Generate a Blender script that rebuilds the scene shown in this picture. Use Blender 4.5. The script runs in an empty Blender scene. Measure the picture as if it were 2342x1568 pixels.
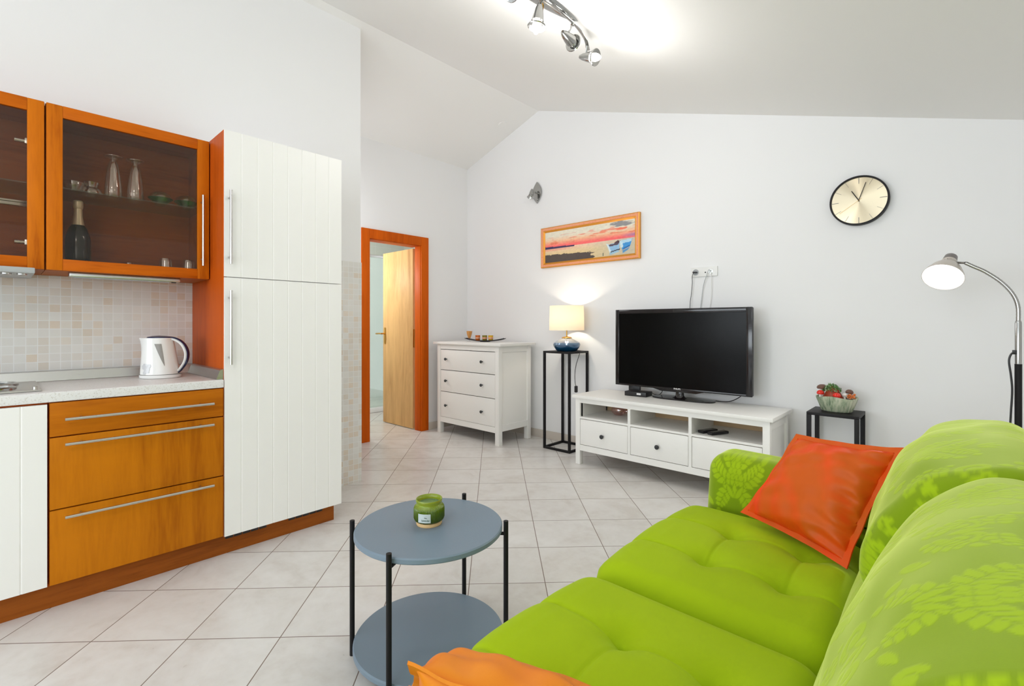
import bpy, bmesh, math, random
import numpy as np
from mathutils import Vector, Matrix
random.seed(7)
rng = np.random.default_rng(5)
S = bpy.context.scene
COL = S.collection
PI = math.pi
def lin(c):
    c = c/255.0
    return c/12.92 if c <= 0.04045 else ((c+0.055)/1.055)**2.4
def rgb(r, g, b): return (lin(r), lin(g), lin(b), 1.0)

# ------------------------------------------------------------------ geometry helpers
def box(bm, x0, x1, y0, y1, z0, z1, bev=0.0, seg=2):
    b = bmesh.new()
    bmesh.ops.create_cube(b, size=1.0)
    for v in b.verts:
        v.co = Vector((x0+(v.co.x+.5)*(x1-x0), y0+(v.co.y+.5)*(y1-y0), z0+(v.co.z+.5)*(z1-z0)))
    if bev > 0:
        bmesh.ops.bevel(b, geom=b.edges[:], offset=bev, segments=seg, affect='EDGES', profile=0.6)
    join(bm, b)
    return bm
def join(bm, b, mat=None):
    vs = {}
    for v in b.verts:
        vs[v] = bm.verts.new(mat @ v.co if mat is not None else v.co)
    for f in b.faces:
        try:
            n = bm.faces.new([vs[v] for v in f.verts]); n.smooth = f.smooth
        except ValueError: pass
    b.free()
def prism(bm, pts, ax, a0, a1):
    # polygon pts in the two axes other than ax (cyclic order kept as listed), extruded a0..a1 along ax
    def mk(p, a):
        if ax == 'x': return Vector((a, p[0], p[1]))
        if ax == 'y': return Vector((p[0], a, p[1]))
        return Vector((p[0], p[1], a))
    A = [bm.verts.new(mk(p, a0)) for p in pts]; B = [bm.verts.new(mk(p, a1)) for p in pts]
    bm.faces.new(A); bm.faces.new(B[::-1])
    n = len(pts)
    for i in range(n): bm.faces.new((A[i], B[i], B[(i+1) % n], A[(i+1) % n]))
    bmesh.ops.recalc_face_normals(bm, faces=bm.faces[:])
    return bm
def basis(axis):
    z = Vector(axis).normalized()
    x = z.orthogonal().normalized(); y = z.cross(x)
    return Matrix((x, y, z)).transposed()
def lathe(bm, prof, c=(0,0,0), axis=(0,0,1), seg=32, sx=1.0, sy=1.0, rot=0.0, close=True):
    R = basis(axis) if tuple(axis) != (0,0,1) else Matrix.Identity(3)
    c = Vector(c); rings = []
    for r, z in prof:
        if r <= 1e-6:
            rings.append([bm.verts.new(c + R @ Vector((0,0,z)))])
        else:
            rg = []
            for i in range(seg):
                a = 2*PI*i/seg
                p = Vector((r*sx*math.cos(a), r*sy*math.sin(a), z))
                if rot: p = Matrix.Rotation(rot, 3, 'Z') @ p
                rg.append(bm.verts.new(c + R @ p))
            rings.append(rg)
    for A, B in zip(rings, rings[1:]):
        if len(A) == 1 and len(B) == 1: continue
        for i in range(seg):
            j = (i+1) % seg
            if len(A) == 1: f = (A[0], B[j], B[i])
            elif len(B) == 1: f = (A[i], A[j], B[0])
            else: f = (A[i], A[j], B[j], B[i])
            bm.faces.new(f)
    return bm
def spline(pts, n=8):
    P = [Vector(p) for p in pts]; out = []
    if len(P) == 2: return P
    for i in range(len(P)-1):
        p0 = P[max(i-1, 0)]; p1 = P[i]; p2 = P[i+1]; p3 = P[min(i+2, len(P)-1)]
        for k in range(n):
            t = k/n
            out.append(0.5*((2*p1)+(-p0+p2)*t+(2*p0-5*p1+4*p2-p3)*t*t+(-p0+3*p1-3*p2+p3)*t**3))
    out.append(P[-1]); return out
def tube(bm, pts, r, seg=10, caps=True, flat=None):
    P = [Vector(p) for p in pts]; n = len(P)
    t0 = (P[1]-P[0]).normalized(); nrm = t0.orthogonal().normalized()
    rings = []
    for i in range(n):
        t = (P[min(i+1, n-1)]-P[max(i-1, 0)]).normalized()
        nrm = (nrm - t*nrm.dot(t)).normalized(); bn = t.cross(nrm)
        rr = r[i] if isinstance(r, (list, tuple)) else r
        rings.append([bm.verts.new(P[i]+rr*(math.cos(2*PI*k/seg)*nrm+math.sin(2*PI*k/seg)*bn)) for k in range(seg)])
    for A, B in zip(rings, rings[1:]):
        for i in range(seg):
            j = (i+1) % seg; bm.faces.new((A[i], A[j], B[j], B[i]))
    if caps:
        bm.faces.new(rings[0][::-1]); bm.faces.new(rings[-1])
    return bm
def cyl(bm, a, b, r, seg=16): return tube(bm, [a, b], r, seg)
def grid(bm, fn, nu, nv, wrapu=False, wrapv=False):
    V = [[bm.verts.new(fn(i, j)) for j in range(nv)] for i in range(nu)]
    for i in range(nu if wrapu else nu-1):
        for j in range(nv if wrapv else nv-1):
            bm.faces.new((V[i][j], V[(i+1) % nu][j], V[(i+1) % nu][(j+1) % nv], V[i][(j+1) % nv]))
    return V
def rbox(bm, c, h, r, n=(24,24,12), disp=None):
    # rounded box, centre c, half sizes h, radius r; disp(p) moves the surface
    c = Vector(c); cache = {}
    def pt(q):
        key = (round(q[0], 5), round(q[1], 5), round(q[2], 5))
        if key in cache: return cache[key]
        inner = Vector([max(-(h[i]-r), min(h[i]-r, q[i])) for i in range(3)])
        d = Vector(q)-inner
        p = inner + (d.normalized()*r if d.length > 1e-9 else d)
        p = c+p
        if disp: p = disp(p)
        cache[key] = bm.verts.new(p); return cache[key]
    def lins(hh, k):
        # dense near the rounded ends
        m = max(3, k//4); a = [-hh+r*(1-math.cos(0.5*PI*i/m))*1.0 for i in range(m+1)]
        mid = [-(hh-r)+2*(hh-r)*i/max(1, k) for i in range(1, k)]
        return a+mid+[-x for x in a[::-1]]
    L = [lins(h[i], n[i]) for i in range(3)]
    for ax in range(3):
        o = [i for i in range(3) if i != ax]
        for s in (-1, 1):
            for i in range(len(L[o[0]])-1):
                for j in range(len(L[o[1]])-1):
                    qs = []
                    for (a, b) in ((i, j), (i+1, j), (i+1, j+1), (i, j+1)):
                        q = [0, 0, 0]; q[ax] = s*h[ax]; q[o[0]] = L[o[0]][a]; q[o[1]] = L[o[1]][b]
                        qs.append(pt(q))
                    try: bm.faces.new(qs)
                    except ValueError: pass
    bmesh.ops.recalc_face_normals(bm, faces=bm.faces[:])
    return bm

# ------------------------------------------------------------------ object helpers
def origin(p):
    o = Vector((0,0,0))
    while p is not None:
        o += Vector(p.location); p = p.parent
    return o
def obj(name, bm, mat, parent=None, smooth=True, angle=35, loc=None, recalc=False):
    if recalc: bmesh.ops.recalc_face_normals(bm, faces=bm.faces[:])
    me = bpy.data.meshes.new(name)
    o = bpy.data.objects.new(name, me)
    base = origin(parent)
    if loc is not None and parent is None:
        o.location = loc; base = Vector(loc)
    bmesh.ops.translate(bm, verts=bm.verts[:], vec=-base)
    bm.to_mesh(me); bm.free()
    if smooth:
        me.polygons.foreach_set('use_smooth', [True]*len(me.polygons))
        me.set_sharp_from_angle(angle=math.radians(angle))
    for m in (mat if isinstance(mat, (list, tuple)) else [mat]): me.materials.append(m)
    COL.objects.link(o); o.parent = parent
    return o
def tag(o, label, cat, group=None):
    o['label'] = label; o['category'] = cat
    if group: o['group'] = group
    return o
def thing(name, loc, label, cat, group=None):
    o = bpy.data.objects.new(name, None); o.empty_display_size = 0.05
    COL.objects.link(o); o.location = loc
    return tag(o, label, cat, group)
def struct(name, bm, mat, label=None, **k):
    o = obj(name, bm, mat, **k); o['kind'] = 'structure'
    if label: o['label'] = label
    return o
def B(): return bmesh.new()
def bx(*a, **k): return box(B(), *a, **k)

# ------------------------------------------------------------------ materials
class NT:
    def __init__(s, name):
        s.m = bpy.data.materials.new(name); s.m.use_nodes = True
        s.t = s.m.node_tree; s.n = s.t.nodes; s.n.clear()
        s.out = s.n.new('ShaderNodeOutputMaterial')
    def new(s, t, **k):
        n = s.n.new(t)
        for a, v in k.items(): setattr(n, a, v)
        return n
    def ln(s, a, b): s.t.links.new(a, b)
    def val(s, sock, v):
        if hasattr(v, 'links'): s.ln(v, sock)
        else: sock.default_value = v
    def math(s, op, a, b=None, c=None):
        n = s.new('ShaderNodeMath', operation=op)
        for i, x in enumerate((a, b, c)):
            if x is not None: s.val(n.inputs[i], x)
        return n.outputs[0]
    def mix(s, f, a, b):
        n = s.new('ShaderNodeMix', data_type='RGBA')
        s.val(n.inputs[0], f); s.val(n.inputs[6], a); s.val(n.inputs[7], b)
        return n.outputs[2]
    def coord(s, kind='Object', scale=(1,1,1), rot=(0,0,0), loc=(0,0,0)):
        c = s.new('ShaderNodeTexCoord'); m = s.new('ShaderNodeMapping')
        s.ln(c.outputs[kind], m.inputs[0])
        m.inputs['Scale'].default_value = scale; m.inputs['Rotation'].default_value = rot; m.inputs['Location'].default_value = loc
        return m.outputs[0]
    def noise(s, vec, scale=5, detail=3, rough=0.5, dist=0.0):
        n = s.new('ShaderNodeTexNoise'); s.ln(vec, n.inputs['Vector'])
        n.inputs['Scale'].default_value = scale; n.inputs['Detail'].default_value = detail
        n.inputs['Roughness'].default_value = rough; n.inputs['Distortion'].default_value = dist
        return n.outputs[0]
    def ramp(s, f, stops):
        n = s.new('ShaderNodeValToRGB'); s.ln(f, n.inputs[0])
        el = n.color_ramp.elements
        while len(el) < len(stops): el.new(0.5)
        for e, (p, c) in zip(el, stops):
            e.position = p; e.color = c if len(c) == 4 else (*c, 1)
        return n.outputs[0]
    def bump(s, h, strength=0.2, dist=0.01):
        n = s.new('ShaderNodeBump'); s.ln(h, n.inputs['Height'])
        n.inputs['Strength'].default_value = strength; n.inputs['Distance'].default_value = dist
        return n.outputs[0]
    def pbr(s, color, rough=0.5, metal=0.0, spec=0.5, normal=None, **k):
        p = s.new('ShaderNodeBsdfPrincipled')
        s.val(p.inputs['Base Color'], color); s.val(p.inputs['Roughness'], rough); s.val(p.inputs['Metallic'], metal)
        p.inputs['Specular IOR Level'].default_value = spec
        if normal is not None: s.ln(normal, p.inputs['Normal'])
        for a, v in k.items(): s.val(p.inputs[a.replace('_', ' ')], v)
        return p.outputs[0]
    def done(s, sh): s.ln(sh, s.out.inputs[0]); return s.m
def plain(name, c, rough=0.5, metal=0.0, spec=0.5, **k):
    n = NT(name)
    v = n.noise(n.coord(), 30, 2)
    col = n.mix(n.math('MULTIPLY', v, 0.10), c, (c[0]*.8, c[1]*.8, c[2]*.8, 1))
    return n.done(n.pbr(col, rough, metal, spec, **k))
def paint(name, c, rough=0.6, bump=0.03, spec=0.3):
    n = NT(name); co = n.coord()
    f = n.noise(co, 1.3, 3); g = n.noise(co, 140, 2)
    col = n.mix(n.math('MULTIPLY', f, 0.06), c, (c[0]*.9, c[1]*.9, c[2]*.9, 1))
    return n.done(n.pbr(col, rough, 0, spec, n.bump(g, bump, 0.004)))
def wood(name, a, b, grain='z', rough=0.35, fine=1.0, spec=0.10, coat=0.0):
    n = NT(name)
    sc = {'z': (1,1,.09), 'y': (1,.09,1), 'x': (.09,1,1)}[grain]
    co = n.coord(scale=sc); rough = max(rough, .42)
    f1 = n.noise(co, 9*fine, 4, 0.55, 1.2); f2 = n.noise(co, 85*fine, 3, 0.6); f3 = n.noise(co, 2.5*fine, 2)
    t = n.math('ADD', n.math('MULTIPLY', f1, 0.55), n.math('ADD', n.math('MULTIPLY', f2, 0.25), n.math('MULTIPLY', f3, 0.3)))
    col = n.ramp(t, [(0.40, b), (0.53, a), (0.66, (min(1, a[0]*1.15), min(1, a[1]*1.2), a[2]*1.2, 1))])
    return n.done(n.pbr(col, rough, 0, spec, n.bump(f2, 0.03, 0.003), Coat_Weight=coat, Coat_Roughness=0.2))
def thin_glass(name, tint, gloss=0.12, rough=0.0, fres=.45):
    n = NT(name)
    tr = n.new('ShaderNodeBsdfTransparent'); tr.inputs[0].default_value = tint
    gl = n.new('ShaderNodeBsdfGlossy'); gl.inputs['Roughness'].default_value = rough; gl.inputs[0].default_value = (1,1,1,1)
    lw = n.new('ShaderNodeLayerWeight'); lw.inputs[0].default_value = 0.35
    mx = n.new('ShaderNodeMixShader')
    n.ln(n.math('ADD', n.math('MULTIPLY', lw.outputs['Facing'], fres), gloss), mx.inputs[0])
    n.ln(tr.outputs[0], mx.inputs[1]); n.ln(gl.outputs[0], mx.inputs[2])
    return n.done(mx.outputs[0])
def emit(name, c, s):
    n = NT(name); e = n.new('ShaderNodeEmission'); e.inputs[0].default_value = c; e.inputs[1].default_value = s
    return n.done(e.outputs[0])
def metal(name, c, rough=0.25, brushed=None):
    n = NT(name)
    sc = {'x': (.02,1,1), 'y': (1,.02,1), 'z': (1,1,.02)}.get(brushed, (1,1,1))
    g = n.noise(n.coord(scale=sc), 260, 2)
    rr = n.math('ADD', n.math('MULTIPLY', g, 0.12), rough-0.06)
    return n.done(n.pbr(c, rr, 1.0))

M = {}
M['wall'] = paint('white_wall_paint', rgb(241,241,242))
M['ceil'] = paint('white_ceiling_paint', rgb(240,239,237))
M['front'] = paint('white_lacquer', rgb(246,245,242), 0.38, 0.01, 0.45)
M['hemnes'] = paint('white_stained_pine', rgb(240,239,236), 0.42, 0.01, 0.35)
M['hemnes_side'] = paint('white_stained_pine_upright', rgb(240,239,236), 0.42, 0.01, 0.35)
M['niche'] = plain('bare_fibreboard', rgb(190,160,122), 0.7)
M['cherry'] = wood('cherry_veneer_upright', rgb(186,108,12), rgb(158,84,6), 'z', 0.3)
M['cherry_h'] = wood('cherry_veneer_lying', rgb(182,102,12), rgb(154,80,6), 'y', 0.3)
M['cherry_frame'] = wood('cherry_frame_upright', rgb(196,104,14), rgb(160,72,6), 'z', 0.3, 1.4)
M['cherry_frame_h'] = wood('cherry_frame_lying', rgb(190,94,12), rgb(152,66,5), 'y', 0.3, 1.4)
M['cherry_side'] = wood('reddish_cherry_panel', rgb(178,76,14), rgb(150,56,8), 'z', 0.3, 0.8)
M['cherry_in'] = wood('cabinet_inside_veneer', rgb(170,96,46), rgb(138,72,30), 'y', 0.5)
M['plinth'] = wood('plinth_veneer', rgb(152,82,28), rgb(120,62,20), 'y', 0.4)
M['casing'] = wood('door_casing_stain', rgb(196,86,8), rgb(172,68,4), 'z', 0.32, 0.9)
M['leaf'] = wood('light_beech_veneer', rgb(214,172,118), rgb(196,150,98), 'z', 0.34, 1.2)
M['steel'] = metal('brushed_steel', rgb(205,203,200), 0.3)
M['chrome'] = metal('polished_chrome', rgb(176,176,174), 0.12)
M['alu'] = metal('aluminium_strip', rgb(205,205,203), 0.3, 'y')
M['brass'] = metal('brass', rgb(205,160,80), 0.25)
M['black'] = plain('black_powder_coat', rgb(24,22,24), 0.5, 0, 0.25)
M['black_gloss'] = plain('black_gloss_plastic', rgb(22,18,20), 0.12)
M['black_matte'] = plain('black_plastic', rgb(28,26,28), 0.4)
M['white_pl'] = plain('white_plastic', rgb(238,238,236), 0.3)
M['kettle'] = plain('white_kettle_plastic', rgb(240,240,238), 0.18)
M['navy'] = plain('navy_plastic', rgb(36,38,78), 0.25)
M['gauge'] = plain('grey_gauge_plastic', rgb(150,147,142), 0.2)
M['knob'] = plain('dark_pewter_knob', rgb(66,68,70), 0.35, 0.6)
M['hinge'] = metal('nickel_hinge', rgb(220,222,220), 0.25)
M['grey_smudge'] = plain('grey_print', rgb(206,207,210), 0.2)
M['grey_light'] = plain('pale_grey_plastic', rgb(176,180,182), 0.35)
M['slate'] = paint('slate_grey_lacquer', rgb(118,135,150), 0.42, 0.05, 0.45)
M['cabglass'] = thin_glass('smoked_cabinet_glass', (.86,.82,.78,1), 0.018, 0.0, .25)
M['shelfglass'] = thin_glass('shelf_glass', (.78,.88,.84,1), 0.10)
M['glass'] = thin_glass('clear_drinking_glass', (.88,.88,.86,1), 0.26, 0.12)
M['greenglass'] = thin_glass('green_dish_glass', (.30,.85,.25,1), 0.12, 0.1)
M['showerglass'] = thin_glass('greenish_shower_glass', (.90,.95,.92,1), 0.05)
M['pinkglass'] = thin_glass('rosy_ornament_glass', (.9,.68,.66,1), 0.12, 0.03)
M['paneglass'] = thin_glass('window_glass', (.95,.96,.96,1), 0.03)
M['dusk'] = plain('dark_bottle_glass', rgb(24,30,28), 0.12)
M['foil'] = plain('silver_gold_foil', rgb(220,210,180), 0.38, 0.4)
M['bulb'] = emit('lit_bulb', (1,.95,.86,1), 14)
M['bulb_floor'] = emit('lit_floor_lamp_bulb', (1,.98,.94,1), 9)
M['shade_metal'] = plain('pale_champagne_metal', rgb(214,206,198), 0.35, 0.35)
M['capgrey'] = plain('grey_lamp_cap', rgb(128,122,120), 0.4)
M['label'] = plain('pale_paper_label', rgb(196,206,206), 0.5)
M['ink'] = plain('dark_green_ink', rgb(84,110,98), 0.6)
M['logo'] = plain('silver_print', rgb(225,225,225), 0.4)
M['wax'] = plain('green_wax', rgb(122,146,96), 0.5)
M['lidwood'] = wood('pale_wood', rgb(216,180,132), rgb(190,150,104), 'x', 0.5)
M['tray_black'] = plain('black_dish', rgb(34,32,36), 0.3)
M['sanitary'] = plain('white_acrylic', rgb(240,240,240), 0.2)
M['moss'] = None

def m_floor():
    n = NT('beige_porcelain_tiles'); c = n.new('ShaderNodeTexCoord')
    sp = n.new('ShaderNodeSeparateXYZ'); n.ln(c.outputs['Object'], sp.inputs[0])
    x, y = sp.outputs[0], sp.outputs[1]
    k = 1/math.sqrt(2); p = 0.3378
    a = n.math('MULTIPLY', n.math('ADD', x, y), k/p); b = n.math('MULTIPLY', n.math('SUBTRACT', y, x), k/p)
    a = n.math('ADD', a, 1.463/p+20); b = n.math('ADD', b, -1.797/p+20)
    fa = n.math('FRACT', a); fb = n.math('FRACT', b)
    ia = n.math('FLOOR', a); ib = n.math('FLOOR', b)
    def edge(f): return n.math('ABSOLUTE', n.math('SUBTRACT', f, 0.5))
    e = n.math('MAXIMUM', edge(fa), edge(fb))
    g = n.math('GREATER_THAN', e, 0.5-0.0055)
    cm = n.new('ShaderNodeCombineXYZ'); n.ln(ia, cm.inputs[0]); n.ln(ib, cm.inputs[1])
    wn = n.new('ShaderNodeTexWhiteNoise'); n.ln(cm.outputs[0], wn.inputs['Vector'])
    add = n.new('ShaderNodeVectorMath', operation='ADD'); n.ln(c.outputs['Object'], add.inputs[0]); n.ln(wn.outputs['Color'], add.inputs[1])
    f1 = n.noise(add.outputs[0], 3.2, 5, 0.6, 0.8); f2 = n.noise(add.outputs[0], 22, 4, 0.6)
    t = n.math('ADD', n.math('MULTIPLY', f1, 0.7), n.math('MULTIPLY', f2, 0.3))
    col = n.ramp(t, [(0.36, rgb(207,202,197)), (0.5, rgb(219,216,213)), (0.64, rgb(226,224,222))])
    col = n.mix(n.math('MULTIPLY', wn.outputs['Value'], 0.10), col, rgb(190,180,170))
    col = n.mix(g, col, rgb(124,108,98))
    ro = n.math('ADD', n.math('MULTIPLY', f2, 0.15), n.math('MULTIPLY', g, 0.4)); ro = n.math('ADD', ro, 0.24)
    h = n.math('SUBTRACT', n.math('MULTIPLY', f2, 0.15), g)
    return n.done(n.pbr(col, ro, 0, 0.5, n.bump(h, 0.15, 0.002)))
M['floor'] = m_floor()
def m_mosaic():
    n = NT('stone_mosaic_tiles'); c = n.new('ShaderNodeTexCoord')
    sp = n.new('ShaderNodeSeparateXYZ'); n.ln(c.outputs['Object'], sp.inputs[0])
    p = 0.0398
    xy = n.math('ADD', sp.outputs[1], sp.outputs[0])
    a = n.math('ADD', n.math('MULTIPLY', xy, 1/p), 200.31); b = n.math('ADD', n.math('MULTIPLY', sp.outputs[2], 1/p), 0.62)
    e = n.math('MAXIMUM', n.math('ABSOLUTE', n.math('SUBTRACT', n.math('FRACT', a), 0.5)), n.math('ABSOLUTE', n.math('SUBTRACT', n.math('FRACT', b), 0.5)))
    g = n.math('GREATER_THAN', e, 0.458)
    cm = n.new('ShaderNodeCombineXYZ'); n.ln(n.math('FLOOR', a), cm.inputs[0]); n.ln(n.math('FLOOR', b), cm.inputs[1])
    wn = n.new('ShaderNodeTexWhiteNoise'); n.ln(cm.outputs[0], wn.inputs['Vector'])
    add = n.new('ShaderNodeVectorMath', operation='ADD'); n.ln(c.outputs['Object'], add.inputs[0]); n.ln(wn.outputs['Color'], add.inputs[1])
    f = n.noise(add.outputs[0], 30, 4, 0.6)
    base = n.ramp(wn.outputs['Value'], [(0.0, rgb(230,229,226)), (0.45, rgb(222,219,215)), (0.62, rgb(228,220,210)), (0.76, rgb(222,206,188)), (0.9, rgb(216,206,194)), (1.0, rgb(232,230,227))])
    col = n.mix(n.math('MULTIPLY', f, 0.35), base, rgb(236,235,232))
    col = n.mix(g, col, rgb(238,238,237))
    h = n.math('SUBTRACT', 1.0, n.math('MULTIPLY', g, 1.0))
    ro = n.math('ADD', n.math('MULTIPLY', g, 0.4), 0.28)
    return n.done(n.pbr(col, ro, 0, 0.45, n.bump(h, 0.35, 0.003)))
M['mosaic'] = m_mosaic()
def m_bath():
    n = NT('pale_bath_tiles'); c = n.new('ShaderNodeTexCoord')
    sp = n.new('ShaderNodeSeparateXYZ'); n.ln(c.outputs['Object'], sp.inputs[0])
    a = n.math('FRACT', n.math('ADD', n.math('MULTIPLY', n.math('ADD', sp.outputs[0], sp.outputs[1]), 1/0.25), 80)); b = n.math('FRACT', n.math('MULTIPLY', sp.outputs[2], 1/0.33))
    e = n.math('MAXIMUM', n.math('ABSOLUTE', n.math('SUBTRACT', a, 0.5)), n.math('ABSOLUTE', n.math('SUBTRACT', b, 0.5)))
    g = n.math('GREATER_THAN', e, 0.492)
    f = n.noise(n.coord(), 4, 4)
    col = n.mix(f, rgb(212,218,212), rgb(226,228,224)); col = n.mix(g, col, rgb(232,232,230))
    return n.done(n.pbr(col, 0.25, 0, 0.5))
M['bath'] = m_bath()
def m_worktop():
    n = NT('speckled_worktop'); co = n.coord()
    f = n.noise(co, 190, 2, 0.6); g = n.noise(co, 70, 3, 0.6)
    col = n.ramp(f, [(0.0, rgb(196,188,178)), (0.34, rgb(212,208,202)), (0.42, rgb(233,232,231)), (1.0, rgb(236,236,235))])
    col = n.mix(n.math('MULTIPLY', n.math('GREATER_THAN', g, 0.66), 0.5), col, rgb(208,206,202))
    return n.done(n.pbr(col, 0.3, 0, 0.5))
M['worktop'] = m_worktop()
def m_velvet(name, c, dark, sheen=0.5, tint=None, attr=None, c2=None):
    n = NT(name); co = n.coord()
    f = n.noise(co, 7, 3); g = n.noise(co, 500, 2)
    if attr:
        at = n.new('ShaderNodeAttribute', attribute_name=attr)
        col = n.mix(at.outputs['Fac'], c, c2); h = n.math('ADD', at.outputs['Fac'], n.math('MULTIPLY', g, 0.1)); nrm = n.bump(h, 0.12, 0.002)
        sw = n.math('SUBTRACT', sheen, n.math('MULTIPLY', at.outputs['Fac'], sheen*.4))
    else:
        col = n.mix(n.math('MULTIPLY', f, 0.35), c, dark); nrm = n.bump(g, 0.08, 0.002); sw = sheen
    p = n.new('ShaderNodeBsdfPrincipled'); n.val(p.inputs['Base Color'], col); p.inputs['Roughness'].default_value = .75
    p.inputs['Specular IOR Level'].default_value = .12; n.ln(nrm, p.inputs['Normal']); n.val(p.inputs['Sheen Weight'], sw)
    p.inputs['Sheen Roughness'].default_value = .4; p.inputs['Sheen Tint'].default_value = tint or (1,1,1,1)
    return n.done(p.outputs[0])
M['seat'] = m_velvet('lime_velvet', rgb(163,190,18), rgb(146,172,12), 0.12, (.85,1,.3,1))
M['damask'] = m_velvet('lime_damask_velvet', rgb(124,152,16), None, 0.85, (.88,1,.30,1), 'damask', rgb(156,186,22))
def m_shot(name, a, b, sheen):
    n = NT(name); co = n.coord()
    lw = n.new('ShaderNodeLayerWeight'); lw.inputs[0].default_value = 0.5
    f = n.noise(n.coord(scale=(1,1,.45)), 5, 2, 0.5, 0.8); g = n.noise(co, 420, 2)
    t = n.math('ADD', n.math('MULTIPLY', lw.outputs['Facing'], 0.8), n.math('MULTIPLY', n.math('SUBTRACT', f, 0.50), 2.2)); t = n.math('MINIMUM', n.math('MAXIMUM', t, 0.0), 1.0)
    col = n.mix(t, a, b)
    return n.done(n.pbr(col, 0.5, 0, 0.25, n.bump(g, 0.06, 0.002), Sheen_Weight=sheen, Sheen_Roughness=0.3, Sheen_Tint=(1,.5,.2,1)))
M['pillow_red'] = m_shot('burnt_orange_velvet', rgb(204,88,14), rgb(252,58,8), 0.05)
M['pillow_or'] = m_shot('soft_orange_velvet', rgb(236,140,36), rgb(222,112,20), 0.08)
def m_attr(name, attr, rough=0.5, spec=0.3):
    n = NT(name); a = n.new('ShaderNodeAttribute', attribute_name=attr)
    return n.done(n.pbr(a.outputs['Color'], rough, 0, spec))
M['canvas'] = m_attr('painted_canvas', 'paint', 0.55)
def m_frame():
    n = NT('gilt_pink_frame'); co = n.coord()
    f = n.noise(co, 60, 4, 0.7)
    return n.done(n.pbr(n.ramp(f, [(0.35, rgb(226,140,90)), (0.55, rgb(236,160,120)), (0.7, rgb(222,132,70))]), 0.4, 0.0, 0.5, n.bump(f, 0.2, 0.003)))
M['frame_pink'] = m_frame()
M['frame_gold'] = plain('gold_frame_edge', rgb(222,150,50), 0.35, 0.35)
def m_clock():
    n = NT('champagne_dial'); tg = n.new('ShaderNodeTangent', direction_type='RADIAL', axis='Y')
    p = n.new('ShaderNodeBsdfPrincipled')
    p.inputs['Base Color'].default_value = rgb(212,200,174); p.inputs['Metallic'].default_value = 1.0
    p.inputs['Roughness'].default_value = 0.36; p.inputs['Anisotropic'].default_value = 0.9
    n.ln(tg.outputs[0], p.inputs['Tangent'])
    return n.done(p.outputs[0])
M['dial'] = m_clock()
def m_shade():
    n = NT('pleated_lamp_shade'); co = n.coord()
    sp = n.new('ShaderNodeSeparateXYZ'); n.ln(co, sp.inputs[0])
    w = n.math('SINE', n.math('MULTIPLY', sp.outputs[2], 520.0))
    col = n.mix(n.math('MULTIPLY', n.math('ADD', w, 1.0), 0.12), rgb(252,242,228), rgb(238,220,196))
    d = n.new('ShaderNodeBsdfDiffuse'); n.ln(col, d.inputs[0])
    t = n.new('ShaderNodeBsdfTranslucent'); n.ln(n.mix(0.7, col, (1,.72,.36,1)), t.inputs[0])
    mx = n.new('ShaderNodeMixShader'); mx.inputs[0].default_value = 0.22
    n.ln(d.outputs[0], mx.inputs[1]); n.ln(t.outputs[0], mx.inputs[2])
    return n.done(mx.outputs[0])
M['shade'] = m_shade()
def m_blueglass():
    n = NT('blue_graded_glass'); co = n.coord()
    sp = n.new('ShaderNodeSeparateXYZ'); n.ln(co, sp.inputs[0])
    col = n.ramp(n.math('MULTIPLY', sp.outputs[2], 8.0), [(0.08, rgb(0,70,118)), (0.28, rgb(10,88,135)), (0.55, rgb(112,142,172)), (0.85, rgb(222,226,230))])
    return n.done(n.pbr(col, 0.06, 0.35, 0.8, Transmission_Weight=0.3, Coat_Weight=0.5))
M['blueglass'] = m_blueglass()
def m_jar():
    n = NT('ribbed_green_glass'); co = n.coord()
    sp = n.new('ShaderNodeSeparateXYZ'); n.ln(co, sp.inputs[0])
    col = n.ramp(n.math('MULTIPLY', sp.outputs[2], 12.0), [(0.15, rgb(70,92,10)), (0.55, rgb(96,122,16)), (0.75, rgb(160,180,50)), (1.0, rgb(130,156,44))])
    return n.done(n.pbr(col, 0.28, 0, 0.5, Transmission_Weight=0.25, Subsurface_Weight=0.15))
M['jarglass'] = m_jar()
def m_bowl():
    n = NT('green_glazed_bark'); co = n.coord(scale=(1,1,.12))
    f = n.noise(co, 70, 3, 0.6); g = n.noise(co, 14, 2)
    t = n.math('ADD', n.math('MULTIPLY', f, 0.6), n.math('MULTIPLY', g, 0.4))
    return n.done(n.pbr(n.ramp(t, [(0.36, rgb(108,128,104)), (0.48, rgb(166,178,150)), (0.58, rgb(196,200,176)), (0.7, rgb(214,208,192))]), 0.4, 0, 0.5, n.bump(f, 0.4, 0.004)))
M['bowl'] = m_bowl()
M['leafgreen'] = plain('moss_leaf_green', rgb(84,128,62), 0.6)
M['leafpale'] = plain('pale_leaf_green', rgb(176,200,160), 0.6)
M['roofred'] = plain('brick_red_glaze', rgb(160,60,28), 0.4)
M['mushred'] = plain('red_mushroom_glaze', rgb(222,40,26), 0.25)
M['mushbrown'] = plain('brown_mushroom_glaze', rgb(112,78,66), 0.35)
M['mushwhite'] = plain('white_mushroom_glaze', rgb(232,228,224), 0.35)
M['soil'] = plain('dark_soil', rgb(76,40,28), 0.8)
M['orangebits'] = plain('orange_dried_flowers', rgb(228,128,62), 0.6)
M['cup_a'] = plain('orange_cup_glass', rgb(196,100,34), 0.25)
M['cup_b'] = plain('olive_cup_glass', rgb(130,120,40), 0.25)
M['cup_c'] = plain('yellow_cup_glass', rgb(214,168,36), 0.25)
M['cup_band'] = plain('rosy_cup_band', rgb(224,160,124), 0.3)
M['goblet'] = plain('amber_painted_glass', rgb(212,152,84), 0.3)
M['foottransp'] = thin_glass('goblet_foot_glass', (.9,.9,.9,1), 0.1)
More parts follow.
